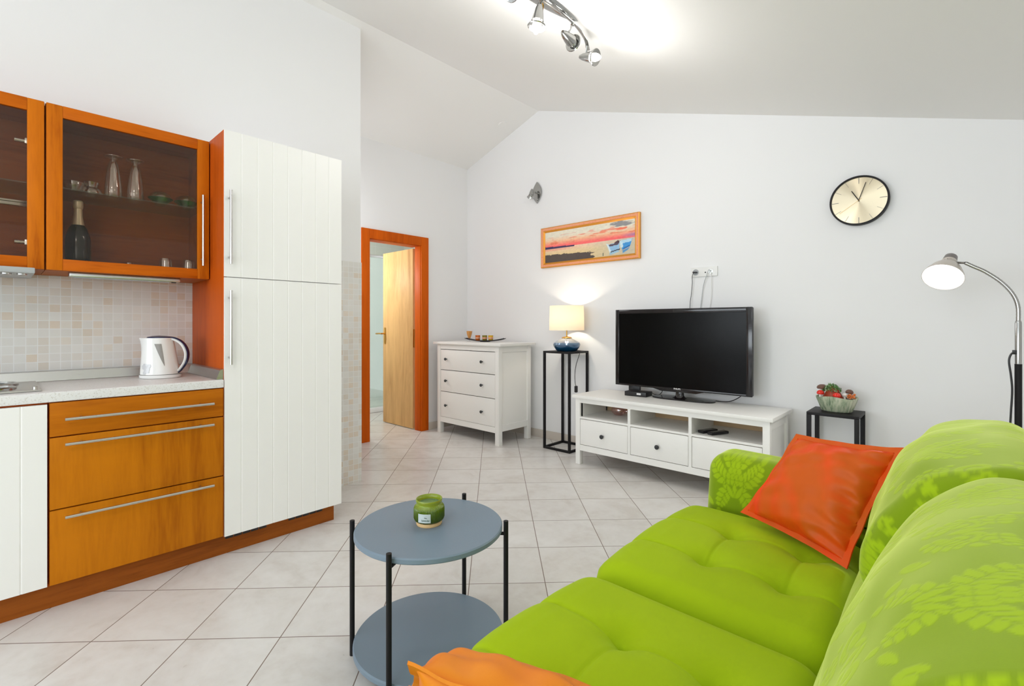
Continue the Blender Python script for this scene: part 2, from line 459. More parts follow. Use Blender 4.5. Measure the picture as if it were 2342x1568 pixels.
def m_screen():
    n = NT('dark_lcd_screen'); return n.done(n.pbr(rgb(0,0,0), 0.2, 0, 0.13))
M['screen'] = m_screen()
M['skirting'] = plain('beige_skirting_tile', rgb(206,197,187), 0.35)
M['sill'] = plain('white_window_frame', rgb(236,236,234), 0.4)

# ------------------------------------------------------------------ camera
cam_d = bpy.data.cameras.new('camera'); cam = bpy.data.objects.new('camera', cam_d); COL.objects.link(cam)
TH = math.radians(42.9)
cam.location = (0, 0, 1.15); cam.rotation_euler = (PI/2, 0, TH)
cam_d.sensor_width = 36; cam_d.lens = 1098/2342*36; cam_d.shift_y = -42/2342
cam_d.clip_start = 0.02
S.camera = cam

# ------------------------------------------------------------------ room shell
XK, XD, YB, YE, XR, YR = -3.222, -4.25, 3.80, 1.83, 0.78, -5.2
RX, RZ, YK = -3.16, 3.345, -1.35
def zc(x): return RZ-0.317*(x-RX) if x > RX else RZ-0.335*(RX-x)
struct('floor', bx(-6.6, XR+.15, YR-.15, 4.6, -0.12, 0.0), M['floor'], smooth=False)
bm = B(); prism(bm, [(RX, RZ), (XR+.15, zc(XR+.15)), (XR+.15, zc(XR+.15)+.15), (RX, RZ+.15)], 'y', YR-.15, YB+.15)
struct('ceiling', bm, M['ceil'], smooth=False)
bm = B(); prism(bm, [(XD-.14, zc(XD-.14)), (RX, RZ), (RX, RZ+.15), (XD-.14, zc(XD-.14)+.15)], 'y', YK, YB+.15)
prism(bm, [(-5.75, zc(-5.75)), (RX, RZ), (RX, RZ+.15), (-5.75, zc(-5.75)+.15)], 'y', YR-.15, YK)
struct('ceiling_slope', bm, M['ceil'], smooth=False)
bm = B(); prism(bm, [(XD-.14, 0), (XR+.15, 0), (XR+.15, zc(XR+.15)), (RX, RZ), (XD-.14, zc(XD-.14))], 'y', YB, YB+.15)
struct('wall_back', bm, M['wall'], smooth=False)
bm = B(); prism(bm, [(XK-.30, 0), (XK, 0), (XK, zc(XK)), (XK-.30, zc(XK-.30))], 'y', YK, YE)
struct('wall_left', bm, M['wall'], smooth=False)
# door wall with opening
OY0, OY1, OZ = 2.485, 3.145, 2.03
bm = B(); zt = zc(XD)
prism(bm, [(YE-.2, 0), (OY0, 0), (OY0, OZ), (OY1, OZ), (OY1, 0), (YB, 0), (YB, zt), (YE-.2, zt)], 'x', XD-.14, XD)
struct('wall_recess', bm, M['wall'], smooth=False)
struct('wall_passage', bx(XD-.14, XK-.30, YE-.14, YE-.0, 0, 2.95), M['wall'], smooth=False)
VY0, VY1, VZ0, VZ1 = -3.3, -.55, .85, 1.98
bm = B(); box(bm, XR, XR+.15, VY1, YB, 0, zc(XR)); box(bm, XR, XR+.15, YR, VY0, 0, zc(XR)); box(bm, XR, XR+.15, VY0, VY1, 0, VZ0); box(bm, XR, XR+.15, VY0, VY1, VZ1, zc(XR))
struct('wall_right', bm, M['wall'], smooth=False)
w = bpy.data.objects.new('added_window_2', None); COL.objects.link(w); w.location = (XR+.08, VY0, VZ0); w['kind'] = 'structure'  # side window added out of view to brighten the kitchen fronts
bm = B(); fw = .06
box(bm, XR+.05, XR+.11, VY0, VY1, VZ0, VZ0+fw); box(bm, XR+.05, XR+.11, VY0, VY1, VZ1-fw, VZ1)
for yy in (VY0, (VY0+VY1)/2-fw/2, VY1-fw): box(bm, XR+.05, XR+.11, yy, yy+fw, VZ0+fw, VZ1-fw)
obj('window_frame', bm, M['sill'], w)
obj('window_pane', bx(XR+.08, XR+.085, VY0+fw, VY1-fw, VZ0+fw, VZ1-fw), M['paneglass'], w)
# unseen rear room, widened with an added window for daylight and screen reflection
bm = B(); prism(bm, [(-5.70, 0), (XK-.30, 0), (XK-.30, zc(XK-.30)), (-5.70, zc(-5.70))], 'y', YK, YK+.12)
struct('wall_kitchen_rear', bm, M['wall'], smooth=False)
struct('wall_left_rear', bx(-5.72, -5.60, YR-.15, YK, 0, zc(-5.60)), M['wall'], smooth=False)
WX0, WX1, WZ0, WZ1 = -4.55, 0.30, 0.75, 2.12
bm = B()
box(bm, -5.72, WX0, YR-.15, YR, 0, 2.5); box(bm, WX1, XR, YR-.15, YR, 0, 2.1)
box(bm, WX0, WX1, YR-.15, YR, 0, WZ0)
prism(bm, [(WX0, WZ1), (WX1, WZ1), (WX1, zc(WX1)), (RX, RZ), (WX0, zc(WX0))], 'y', YR-.15, YR)
struct('wall_rear', bm, M['wall'], smooth=False)
w = bpy.data.objects.new('added_window_1', None); COL.objects.link(w); w.location = (WX0, YR-.08, WZ0); w['kind'] = 'structure'  # rear window added out of view as a daylight source
bm = B(); fw = .06
box(bm, WX0, WX1, YR-.11, YR-.05, WZ0, WZ0+fw); box(bm, WX0, WX1, YR-.11, YR-.05, WZ1-fw, WZ1)
for xx in (WX0, WX0+1.2, WX0+2.4, WX0+3.6, WX1-fw): box(bm, xx, xx+fw, YR-.11, YR-.05, WZ0+fw, WZ1-fw)
f_ = obj('window_frame', bm, M['sill'], w)
obj('window_pane', bx(WX0+fw, WX1-fw, YR-.085, YR-.08, WZ0+fw, WZ1-fw), M['paneglass'], w)

# mosaic splashback covering the kitchen wall and its free end
struct('trim_1', bx(XK, XK+.008, -1.0, YE+.004, 0.0, 1.605), M['mosaic'], 'stone mosaic tiling on the kitchen wall', smooth=False)
# skirting
bm = B(); box(bm, XD+.001, XD+.011, 3.215, YB-.001, 0, .08, .002)
box(bm, XD+.001, XD+.011, YE, 2.41, 0, .08, .002)
struct('baseboard_recess', bm, M['skirting'])
struct('baseboard_back', bx(XD+.011, XR, YB-.012, YB-.001, 0, .08, .002), M['skirting'])

# bathroom beyond the doorway
struct('wall_bathroom', bx(-6.45, -6.35, 2.0, 4.45, 0, 2.5), M['bath'], smooth=False)
bm = B(); box(bm, -6.35, XD-.14, 4.35, 4.45, 0, 2.5); box(bm, -6.35, XD-.14, 2.0, 2.1, 0, 2.5)
struct('wall_bathroom_side', bm, M['bath'], smooth=False)
struct('ceiling_bathroom', bx(-6.45, XD-.14, 2.0, 4.45, 2.38, 2.46), M['ceil'], smooth=False)
t = thing('shower_tray', (-5.95, 3.6, 0), 'white acrylic shower tray on the bathroom floor behind the open door', 'shower tray')
bm = B(); box(bm, -6.345, -5.58, 2.95, 4.3, 0, .065, .015)
obj('tray_rim', bm, M['sanitary'], t)
bm = B(); box(bm, -6.27, -5.66, 3.03, 4.22, .065, .068, .001); obj('tray_basin', bm, M['sanitary'], t)
t = thing('shower_screen', (-5.6, 3.6, .068), 'clear greenish glass shower screen with a metal top rail seen through the doorway', 'shower screen')
obj('glass_panel', bx(-5.604, -5.596, 2.98, 4.3, .07, 2.03), M['showerglass'], t)
obj('top_rail', bx(-5.615, -5.585, 2.95, 4.34, 2.03, 2.065, .004), M['steel'], t)
bm = B(); cyl(bm, (-6.31, 3.42, .9), (-6.31, 3.42, 1.9), .011); box(bm, -6.345, -6.30, 3.40, 3.44, .93, .96, .004); box(bm, -6.345, -6.30, 3.40, 3.44, 1.84, 1.87, .004)
t = obj('shower_riser_rail', bm, M['chrome'], loc=(-6.31, 3.42, .9)); tag(t, 'slim chrome riser rail on the bathroom wall behind the shower screen', 'shower rail')

# door 1: casing, leaf, handle
d1 = bpy.data.objects.new('door_1', None); COL.objects.link(d1); d1.location = (XD, 2.81, 0); d1['kind'] = 'structure'
d1['label'] = 'open bathroom door with orange-brown casing and light beech leaf'
bm = B(); xf = XD+.018
box(bm, XD, xf, 2.418, 2.505, 0, 2.094, .003); box(bm, XD, xf, 3.125, 3.218, 0, 2.094, .003)
box(bm, XD, xf-.001, 2.505, 3.125, 2.0, 2.094, .003)
obj('door_casing', bm, M['casing'], d1)
bm = B(); box(bm, XD-.145, XD, OY0, 2.51, 0, 2.03, .002); box(bm, XD-.10, XD, 3.12, OY1, 0, 2.03, .002); box(bm, XD-.145, XD, 2.51, 3.12, 1.995, 2.03, .002)
obj('door_jamb', bm, M['casing'], d1)
lf = obj('door_leaf', bx(-4.975, -4.385, 3.118, 3.156, .008, 1.985, .002), M['leaf'], d1)
hd = obj('door_handle', bx(-4.945, -4.918, 3.111, 3.118, .925, 1.115, .003), M['brass'], lf)
bm = B(); cyl(bm, (-4.932, 3.111, 1.045), (-4.932, 3.066, 1.045), .009); tube(bm, spline([(-4.932, 3.068, 1.045), (-4.97, 3.062, 1.046), (-5.045, 3.066, 1.043)]), .0085)
obj('lever', bm, M['brass'], lf)
bm = B(); box(bm, -4.384, -4.380, 3.12, 3.15, .9, 1.1, .001); obj('latch_plate', bm, M['brass'], d1)

# ------------------------------------------------------------------ kitchen
XF = -2.65
def bar_handle(bm, a, b, r, post, d=.035, inset=.05):
    # bar from a to b, posts going along vector post (towards the door)
    a = Vector(a); b = Vector(b); cyl(bm, a, b, r, 14)
    t = (b-a).normalized()
    for p in (a+t*inset, b-t*inset): cyl(bm, p, p+Vector(post)*d, r*.75, 10)
    return bm
def grooved(bm, y0, y1, z0, z1, xb, xf, n, phase=0.0):
    # tongue-and-groove front: a vertical profile with V grooves, extruded in z
    pts = [(xb, y0), (xb, y1), (xf, y1)]
    step = (y1-y0)/n if not phase else phase
    ys = [y1-step*i for i in range(1, n)]
    for y in ys: pts += [(xf, y+.0035), (xf-.0022, y), (xf, y-.0035)]
    pts += [(xf, y0)]
    prism(bm, pts, 'z', z0, z1)
    return bm
# plinth with two ventilation grilles
t = thing('kitchen_plinth', (-2.71, .2, 0), 'reddish brown wooden plinth board along the floor under the kitchen units', 'plinth')
obj('board', bx(-2.716, -2.70, -.46, 1.36, 0, .0995, .001), M['plinth'], t)
bm = B(); box(bm, -3.2, -2.716, 1.345, 1.36, 0, .0995, .001); obj('board_return', bm, M['plinth'], t)
for y0, y1 in ((.785, .985), (1.096, 1.292)):
    bm = B(); n = 5
    for i in range(n):
        a = y0+(y1-y0)*i/n; box(bm, -2.701, -2.6985, a+.002, a+(y1-y0)/n-.002, .072, .092, .0008)
    obj('vent_grille', bm, M['black_matte'], t)

# white base unit, mostly cut by the left picture edge
t = thing('base_cabinet', (-2.93, -.15, .1), 'white base cabinet with grooved door left of the brown drawer unit', 'cabinet')
obj('carcass', bx(-3.2, XF-.022, -.454, .143, .1, .838, .001), M['cherry_side'], t)
obj('door', grooved(B(), -.452, .140, .108, .832, XF-.02, XF, 8, .0735), M['front'], t, smooth=False)

# drawer unit
t = thing('drawer_cabinet', (-2.93, .455, .1), 'cherry brown kitchen drawer unit with three drawers and long steel bars', 'cabinet')
obj('carcass', bx(-3.2, XF-.022, .145, .766, .1, .838, .001), M['cherry_side'], t)
for z0, z1, zh, mt in ((.701, .836, .7705, 'cherry_h'), (.409, .696, .670, 'cherry'), (.108, .404, .3785, 'cherry')):
    d = obj('drawer', bx(XF-.02, XF, .147, .764, z0, z1, .0025), M[mt], t)
    obj('handle', bar_handle(B(), (XF+.036, .19, zh), (XF+.036, .715, zh), .0062, (-1, 0, 0)), M['steel'], d)

# worktop, aluminium upstand
o = obj('worktop', bx(-3.21, XF+.002, -.46, .7665, .84, .88, .006, seg=3), M['worktop'], loc=(-2.93, .15, .84))
tag(o, 'pale speckled kitchen worktop carrying the kettle and hob', 'worktop')
bm = B(); prism(bm, [(-3.213, .881), (-3.175, .881), (-3.19, .925), (-3.213, .93)], 'y', -.46, .7655)
prism(bm, [(.766, .881), (.766, .93), (.752, .925), (.737, .881)], 'x', -3.175, XF-.01)
o = obj('upstand_strip', bm, M['alu'], loc=(-3.2, .2, .881), angle=20); tag(o, 'brushed aluminium sealing strip between worktop and mosaic tiles', 'upstand strip')

# hob
t = thing('hob', (-2.93, -.13, .881), 'stainless steel hob set into the worktop at the left picture edge', 'hob')
bm = B(); box(bm, -3.14, -2.715, -.4, .128, .8805, .889, .003)
obj('steel_plate', bm, M['steel'], t)
for x, y, r in ((-2.99, -.015, .085), (-2.83, -.02, .0), (-3.0, -.26, .09), (-2.82, -.25, .075)):
    if r:
        bm = B(); lathe(bm, [(r, 0), (r, .008), (r-.006, .012), (r-.012, .012), (r-.015, .006), (.02, .004), (0, .004)], (x, y, .889)); obj('hot_plate', bm, M['chrome'], t)
bm = B(); lathe(bm, [(.06, 0), (.06, .008), (.054, .012), (.048, .012), (.045, .006), (0, .004)], (-2.81, .0, .889)); obj('hot_plate', bm, M['chrome'], t)
bm = B(); lathe(bm, [(.007, 0), (.007, .01), (.005, .012), (0, .012)], (-2.735, .11, .889), seg=16); obj('locking_screw', bm, M['steel'], t)

# tall fridge cabinet
t = thing('tall_cabinet', (-2.93, 1.07, .1), 'tall white cabinet with two grooved doors and reddish wooden side', 'cabinet')
bm = B(); box(bm, -3.21, XF-.021, .7675, .785, .1, 2.114, .001)
obj('side_panel', bm, M['cherry_side'], t)
bm = B(); box(bm, -3.2, XF-.024, .785, 1.378, .1, 2.108, .001); obj('carcass', bm, M['front'], t)
obj('edge_band', bx(XF-.021, XF-.012, .7675, .7695, .1, 2.114), M['casing'], t)
for z0, z1, h0, h1 in ((1.388, 2.113, 1.448, 1.812), (.103, 1.384, .953, 1.318)):
    d = obj('door', grooved(B(), .7695, 1.382, z0, z1, XF-.02, XF, 8), M['front'], t, smooth=False)
    obj('handle', bar_handle(B(), (XF+.034, .789, h0), (XF+.034, .789, h1), .0065, (-1, 0, 0), inset=.035), M['steel'], d)

# wall cabinets with glass doors
XU = -2.872
def wall_cabinet(y0, y1, label, handle_y=None, hinges=False, shelf_mat='shelfglass'):
    z0, z1 = 1.386, 2.108
    t = thing('wall_cabinet', (-3.05, (y0+y1)/2, z0), label, 'wall cabinet', 'glass fronted wall cabinets')
    bm = B(); th = .016
    box(bm, -3.21, XU-.022, y0, y0+th, z0, z1); box(bm, -3.21, XU-.022, y1-th, y1, z0, z1)
    box(bm, -3.21, XU-.022, y0+th, y1-th, z0, z0+th); box(bm, -3.21, XU-.022, y0+th, y1-th, z1-th, z1)
    box(bm, -3.21, -3.204, y0+th, y1-th, z0+th, z1-th)
    obj('carcass', bm, M['cherry_in'], t, smooth=False)
    d = bpy.data.objects.new('door', None); COL.objects.link(d); d.parent = t
    fw = .054
    for a_, b_ in ((y0+.002, y0+fw), (y1-fw, y1-.002)): obj('door_stile', bx(XU-.02, XU, a_, b_, z0+.001, z1-.001, .0025), M['cherry_frame'], d)
    for a_, b_ in ((z0+.001, z0+.051), (z1-.053, z1-.001)): obj('door_rail', bx(XU-.0205, XU-.0005, y0+fw, y1-fw, a_, b_, .0015), M['cherry_frame_h'], d)
    obj('glass_pane', bx(XU-.013, XU-.009, y0+fw, y1-fw, z0+.051, z1-.053), M['cabglass'], d)
    if handle_y: obj('handle', bar_handle(B(), (XU+.034, handle_y, 1.452), (XU+.034, handle_y, 1.815), .0062, (-1, 0, 0), inset=.035), M['steel'], d)
    if hinges:
        for zz in (1.50, 1.93):
            bm = B(); box(bm, XU-.05, XU-.022, y1-th-.045, y1-th-.001, zz-.012, zz+.012, .003); cyl(bm, (XU-.035, y1-th-.045, zz), (XU-.035, y1-th-.075, zz), .008)
            obj('hinge', bm, M['hinge'], t)
    obj('glass_shelf', bx(-3.19, XU-.035, y0+th+.002, y1-th-.002, 1.752, 1.758), M[shelf_mat], t)
    return t
wall_cabinet(.147, .764, 'wooden wall cabinet with smoked glass door holding glasses and a dark bottle', .727)
t = wall_cabinet(-.46, .145, 'wooden wall cabinet with glass door cut off by the left picture edge', None, True)
bm = B(); box(bm, -2.97, -2.95, -.44, .125, 1.66, 1.675, .003); box(bm, -2.955, -2.945, -.44, .125, 1.675, 1.683, .002)
obj('steel_rail', bm, M['alu'], t)
o = thing('range_hood', (-3.0, -.15, 1.37), 'slim steel grey extractor hood with buttons under the left wall cabinet', 'range hood')
obj('hood_tray', bx(-3.15, -2.80, -.42, .112, 1.362, 1.3855, .004), M['grey_light'], o)
for i in range(4): obj('button', lathe(B(), [(.016, 0), (.016, -.006), (.012, -.009), (0, -.009)], (-2.85, .075-.045*i, 1.362), seg=16), M['steel'], o)
o = thing('under_cabinet_light', (-2.93, .42, 1.37), 'flat metal strip light under the right wall cabinet', 'lamp')
obj('housing', bx(-2.965, -2.915, .225, .645, 1.366, 1.3855, .004), M['alu'], o)
obj('diffuser', bx(-2.958, -2.922, .24, .60, 1.363, 1.3665), M['grey_light'], o)
obj('switch', bx(-2.95, -2.93, .612, .63, 1.362, 1.3665, .001), M['black_matte'], o)

# things on the glass shelf and cabinet floor
ZS, ZF = 1.7585, 1.4025
def glass_obj(name, prof, c, mat, label, cat, group=None, seg=28):
    bm = B(); lathe(bm, prof, c, seg=seg); o = obj(name, bm, mat, loc=c, angle=60)
    return tag(o, label, cat, group)
tall = [(.033, 0), (.035, .002), (.0335, .06), (.027, .12), (.020, .165), (.012, .185), (.010, .19), (.020, .195), (.036, .2), (.038, .203), (.037, .206), (.01, .207), (0, .206)]
for y, lb in ((.389, 'tall upside-down footed glass on the shelf, the left one beside the clear jar'), (.474, 'tall upside-down footed glass on the shelf, the right one beside the green dishes')):
    glass_obj('tall_glass', tall, (-3.0, y, ZS), M['glass'], lb, 'glass', 'tall glasses on the cabinet shelf')
def dish(c, lb):
    t = thing('dessert_dish', c, lb, 'dessert dish', 'green dessert dishes on the shelf')
    bm = B(); lathe(bm, [(.016, 0), (.022, .002), (.024, .012), (.05, .032), (.054, .038), (.05, .036), (.022, .018), (0, .014)], c); obj('bowl', bm, M['greenglass'], t, angle=60)
    bm = B(); lathe(bm, [(.05, .0385), (.042, .058), (.024, .07), (0, .073)], c); obj('cover', bm, M['glass'], t, angle=60)
dish((-3.0, .577, ZS), 'green glass dessert dish on the cabinet shelf, next to the tall glasses')
dish((-3.0, .688, ZS), 'green glass dessert dish at the right end of the cabinet shelf')
glass_obj('glass_bowl', [(.022, 0), (.03, .004), (.04, .035), (.042, .05), (.039, .048), (.025, .008), (0, .006)], (-3.0, .245, ZS), M['glass'], 'low clear glass bowl at the left end of the cabinet shelf', 'bowl')
glass_obj('glass_jar', [(.040, 0), (.042, .004), (.036, .03), (.024, .04), (.026, .05), (.03, .062), (.028, .06), (.02, .04), (0, .02)], (-3.0, .308, ZS), M['glass'], 'small clear glass jar on the shelf between bowl and tall glasses', 'jar')
small = [(.036, 0), (.037, .003), (.030, .008), (.029, .02), (.0275, .07), (.025, .085), (.018, .087), (0, .084)]
for y, lb in ((.594, 'small upside-down tumbler in the cabinet bottom, left of its twin'), (.694, 'small upside-down tumbler in the cabinet bottom beside the door handle')):
    glass_obj('tumbler', small, (-2.975, y, ZF), M['glass'], lb, 'glass', 'small tumblers in the cabinet bottom')
glass_obj('tumbler', [(r*.8, z*.7) for r, z in small], (-3.07, .46, ZF), M['glass'], 'faint little tumbler at the back of the cabinet bottom', 'glass', 'small tumblers in the cabinet bottom')
c = (-3.0, .262, ZF); t = thing('sparkling_wine_bottle', c, 'dark sparkling wine bottle with pale foil neck inside the wall cabinet', 'bottle')
bm = B(); lathe(bm, [(0, 0), (.043, 0), (.046, .006), (.046, .135), (.044, .155), (.034, .19), (.024, .208), (.018, .215)], c); obj('bottle_body', bm, M['dusk'], t)
bm = B(); lathe(bm, [(.0245, .203), (.0225, .212), (.0165, .25), (.0155, .285), (.018, .288), (.019, .30), (.0185, .318), (.014, .324), (0, .325)], c); obj('foil_neck', bm, M['foil'], t)

# kettle
kc = Vector((-2.985, .575, .8815)); ka = math.atan2(.80, .60)
t = thing('electric_kettle', kc, 'white electric kettle with navy-edged handle standing on the worktop', 'kettle')
def kdir(a, z, side=0): return kc+Vector((math.cos(ka)*a-math.sin(ka)*side, math.sin(ka)*a+math.cos(ka)*side, z))
bm = B(); lathe(bm, [(0, 0), (.083, 0), (.085, .006), (.085, .016)], kc, sx=1.08, sy=.86, rot=ka, seg=40); obj('power_base', bm, M['kettle'], t)
def kbody(i, j):
    zz = [.017, .019, .03, .06, .09, .12, .15, .175, .19, .198, .201][j]
    f = zz/.2; rx = .088-.022*f-.010*math.sin(PI*f)*0; ry = .076-.02*f
    if j == 0: rx -= .003; ry -= .003
    a = 2*PI*i/48; cx_ = -.012*f
    x = math.cos(a)*rx; y = math.sin(a)*ry
    if x < 0 and zz > .12:                                  # spout drawn out at the top, towards -a
        k = max(0, (-x/rx-.72)/.28)*((zz-.12)/.08)**2; x -= .02*k; y *= 1-.35*k
    return kdir(x+cx_, zz, y)
bm = B(); V = grid(bm, kbody, 48, 11, wrapu=True)
bm.faces.new([V[i][10] for i in range(48)])
obj('kettle_body', bm, M['kettle'], t, recalc=True)
bm = B(); lathe(bm, [(.052, .201), (.05, .206), (.03, .211), (0, .213)], kdir(-.006, 0), sx=1.05, sy=.86, rot=ka, seg=36); obj('lid', bm, M['navy'], t)
hp = spline([kdir(.02, .197), kdir(.062, .192), (kdir(.098, .168)), (kdir(.117, .125)), (kdir(.112, .08)), (kdir(.088, .04)), (kdir(.074, .028))], 8)
bm = B()
for k, (off, w0, thick, mt) in enumerate(((0, .013, .008, 'kettle'), (.0105, .0125, .004, 'navy'))):
    bm = B(); n = len(hp); cen = kdir(.03, .1)
    def hfn(i, j):
        p = hp[i]; tt = (hp[min(i+1, n-1)]-hp[max(i-1, 0)]).normalized(); sd = Vector((-math.sin(ka), math.cos(ka), 0)); nn = tt.cross(sd).normalized()
        if (p-cen).dot(nn) < 0: nn = -nn
        e = 1-.45*abs(i/(n-1)-.45); a = 2*PI*j/12
        return p+nn*(off*e+thick*math.cos(a)*e)+sd*(w0*math.sin(a)*e)
    V = grid(bm, hfn, n, 12, wrapv=True); bm.faces.new(V[0]); bm.faces.new(V[-1])
    obj('handle' if k == 0 else 'handle_grip', bm, M[mt], t, recalc=True)
# water gauge on the camera-facing side
def kside(x, f):
    zz = f*.2; rx = .088-.022*f; ry = .076-.02*f; s_ = max(-.99, min(.99, (x+.012*f)/rx))
    return kdir(x, zz, -(ry*math.sqrt(1-s_*s_)+.0012))
bm = B()
def gfn(i, j):
    f = .30+.56*i/14; w = .028*(i/14)**.8; x0 = .046-.032*(i/14)
    return kside(x0-w*.5+w*j/4, f)
grid(bm, gfn, 15, 5); obj('water_gauge', bm, M['gauge'], t, recalc=True)
bm = B(); q = random.Random(3)
for i in range(26):
    x0 = -.052+q.random()*.036; f0 = .14+q.random()*.2; w = .004+.006*q.random()
    vs = [bm.verts.new(kside(x0+w*math.cos(a), f0+w*5*math.sin(a))+Vector((.0004, -.0004, 0))) for a in [2*PI*k/7 for k in range(7)]]
    bm.faces.new(vs)
obj('printed_motif', bm, M['grey_smudge'], t, recalc=True)

# ------------------------------------------------------------------ chest of drawers
t = thing('chest_of_drawers', (-3.64, 3.48, 0), 'white three-drawer chest standing in the corner beside the open door', 'chest of drawers')
X0, X1, Y0, Y1 = -4.10, -3.176, 3.234, 3.70
obj('top_board', bx(-4.15, -3.138, 3.212, 3.735, .944, .968, .004), M['hemnes'], t)
lw = .05
for x in (X0, X1-lw):
    for y in (Y0, Y1-.05): obj('leg', bx(x, x+lw, y, y+.05, 0, .944, .0025), M['hemnes_side'], t)
for a_, b_ in ((.892, .944), (.118, .173)): obj('front_rail', bx(X0+lw, X1-lw, Y0+.002, Y0+.02, a_, b_), M['hemnes'], t, smooth=False)
for x in (X0+.014, X1-.026):
    bm = B(); box(bm, x, x+.012, Y0+.05, Y1-.05, .18, .9)
    xx = X1-.018 if x > -3.6 else X0+.004
    box(bm, xx, xx+.014, Y0+.05, Y1-.05, .13, .19, .001); box(bm, xx, xx+.014, Y0+.05, Y1-.05, .885, .944, .001)
    obj('side_panel', bm, M['hemnes_side'], t, smooth=False)
obj('back_panel', bx(X0+.02, X1-.02, Y1-.012, Y1-.004, .13, .94), M['hemnes'], t)
def knob(bm, p, r=.0145):
    lathe(bm, [(.006, 0), (.0055, .012), (.008, .015), (r, .020), (r*1.02, .026), (r*.7, .031), (0, .032)], p, axis=(0, -1, 0), seg=18)
for z0, z1, zk in ((.675, .885, .788), (.446, .668, .561), (.176, .439, .302)):
    d = obj('drawer', bx(X0+lw+.004, X1-lw-.004, Y0+.003, Y0+.022, z0, z1, .0015), M['hemnes'], t)
    for x in (-3.945, -3.401):
        bm = B(); knob(bm, (x, Y0+.003, zk)); obj('knob', bm, M['knob'], d)
# on the chest
zt = .9685
t = thing('black_tray', (-3.66, 3.52, zt), 'shallow black boat-shaped dish holding three small cups on the chest', 'dish')
bm = B(); na, nb = 28, 9
def trayfn(i, j, s=0):
    u = -1+2*i/(na-1); v = -1+2*j/(nb-1); wy = .055*(1-u*u*.75)
    z = .004+.026*abs(u)**2.4+.006*v*v
    return Vector((-3.66+.235*u*.83, 3.52+u*.10+wy*v, zt+z+s))
V1 = grid(bm, lambda i, j: trayfn(i, j, .006), na, nb); V2 = grid(bm, lambda i, j: trayfn(i, j, 0), na, nb)
loop = lambda V: [V[i][0] for i in range(na)]+[V[na-1][j] for j in range(1, nb)]+[V[i][nb-1] for i in range(na-2, -1, -1)]+[V[0][j] for j in range(nb-2, 0, -1)]
L1, L2 = loop(V1), loop(V2)
for k in range(len(L1)): bm.faces.new((L1[k], L1[(k+1) % len(L1)], L2[(k+1) % len(L2)], L2[k]))
box(bm, -3.70, -3.62, 3.485, 3.555, zt+.0003, zt+.006, .002)
obj('dish', bm, M['tray_black'], t, recalc=True)
for dx, mt, lb in ((-.072, 'cup_a', 'small orange candle cup on the black dish, nearest the goblet'), (.0, 'cup_b', 'small olive green candle cup in the middle of the black dish'), (.062, 'cup_c', 'small yellow candle cup on the black dish, farthest from the goblet')):
    c = (-3.665+dx, 3.52+dx*.45, zt+.0125)
    k = thing('candle_cup', c, lb, 'candle cup', 'candle cups on the black dish')
    bm = B(); lathe(bm, [(.022, 0), (.0235, .002), (.0265, .056), (.0245, .056), (.022, .03), (0, .028)], c, seg=24); obj('cup', bm, M[mt], k, angle=50)
    bm = B(); lathe(bm, [(.0246, .018), (.0262, .022), (.0268, .034), (.0262, .036)], c, seg=24); obj('painted_band', bm, M['cup_band'], k, angle=50)
c = (-3.885, 3.50, zt); t = thing('goblet', c, 'small amber stemmed glass at the back of the chest, left of the black dish', 'goblet')
bm = B(); lathe(bm, [(.008, .03), (.016, .042), (.03, .085), (.033, .112), (.030, .112), (.016, .06), (0, .04)], c, seg=7); obj('goblet_bowl', bm, M['goblet'], t, angle=20)
bm = B(); lathe(bm, [(.024, 0), (.024, .003), (.006, .008), (.004, .03), (0, .03)], c, seg=20); obj('goblet_foot', bm, M['foottransp'], t)

# ------------------------------------------------------------------ plant stand with table lamp
def frame_stand(name, x0, x1, y0, y1, z1, w, label, low=True, plate=True):
    t = thing(name, ((x0+x1)/2, (y0+y1)/2, 0), label, 'side table')
    for x in (x0, x1-w):
        for y in (y0, y1-w): obj('leg', bx(x, x+w, y, y+w, 0, z1-.018, .001), M['black'], t)
    if low:
        bm = B()
        for y in (y0, y1-w): box(bm, x0+w, x1-w, y, y+w, 0, w, .001)
        for x in (x0, x1-w): box(bm, x, x+w, y0+w, y1-w, 0, w, .001)
        obj('foot_frame', bm, M['black'], t)
    obj('tabletop', bx(x0, x1, y0, y1, z1-.018, z1, .0015), M['black'], t)
    return t
frame_stand('plant_stand', -2.84, -2.535, 3.482, 3.782, .905, .02, 'tall black metal stand with square frame carrying the table lamp')
c = Vector((-2.665, 3.615, .9055)); t = thing('table_lamp', c, 'lit table lamp with blue glass base and pale pleated shade', 'lamp')
bm = B(); lathe(bm, [(0, 0), (.085, 0), (.098, .008), (.12, .04), (.127, .06), (.12, .078), (.09, .098), (.055, .112), (.044, .12), (0, .12)], c, seg=40); obj('glass_base', bm, M['blueglass'], t)
bm = B(); lathe(bm, [(.046, .119), (.048, .124), (.04, .13), (.014, .134), (.006, .137), (.0055, .215), (.012, .218), (.014, .26), (0, .262)], c, seg=24); obj('brass_stem', bm, M['brass'], t)
bm = B(); lathe(bm, [(.162, .192), (.1595, .305), (.157, .418)], c, seg=56); obj('lamp_shade', bm, M['shade'], t, angle=60)
bm = B()
for k in range(3):
    a = 2*PI*k/3; cyl(bm, c+Vector((0, 0, .245)), c+Vector((.158*math.cos(a), .158*math.sin(a), .2)), .0015, 6)
obj('shade_carrier', bm, M['brass'], t)
bm = B(); lathe(bm, [(0, .262), (.012, .264), (.024, .29), (.026, .305), (.018, .325), (0, .333)], c, seg=20); obj('bulb', bm, M['bulb'], t)
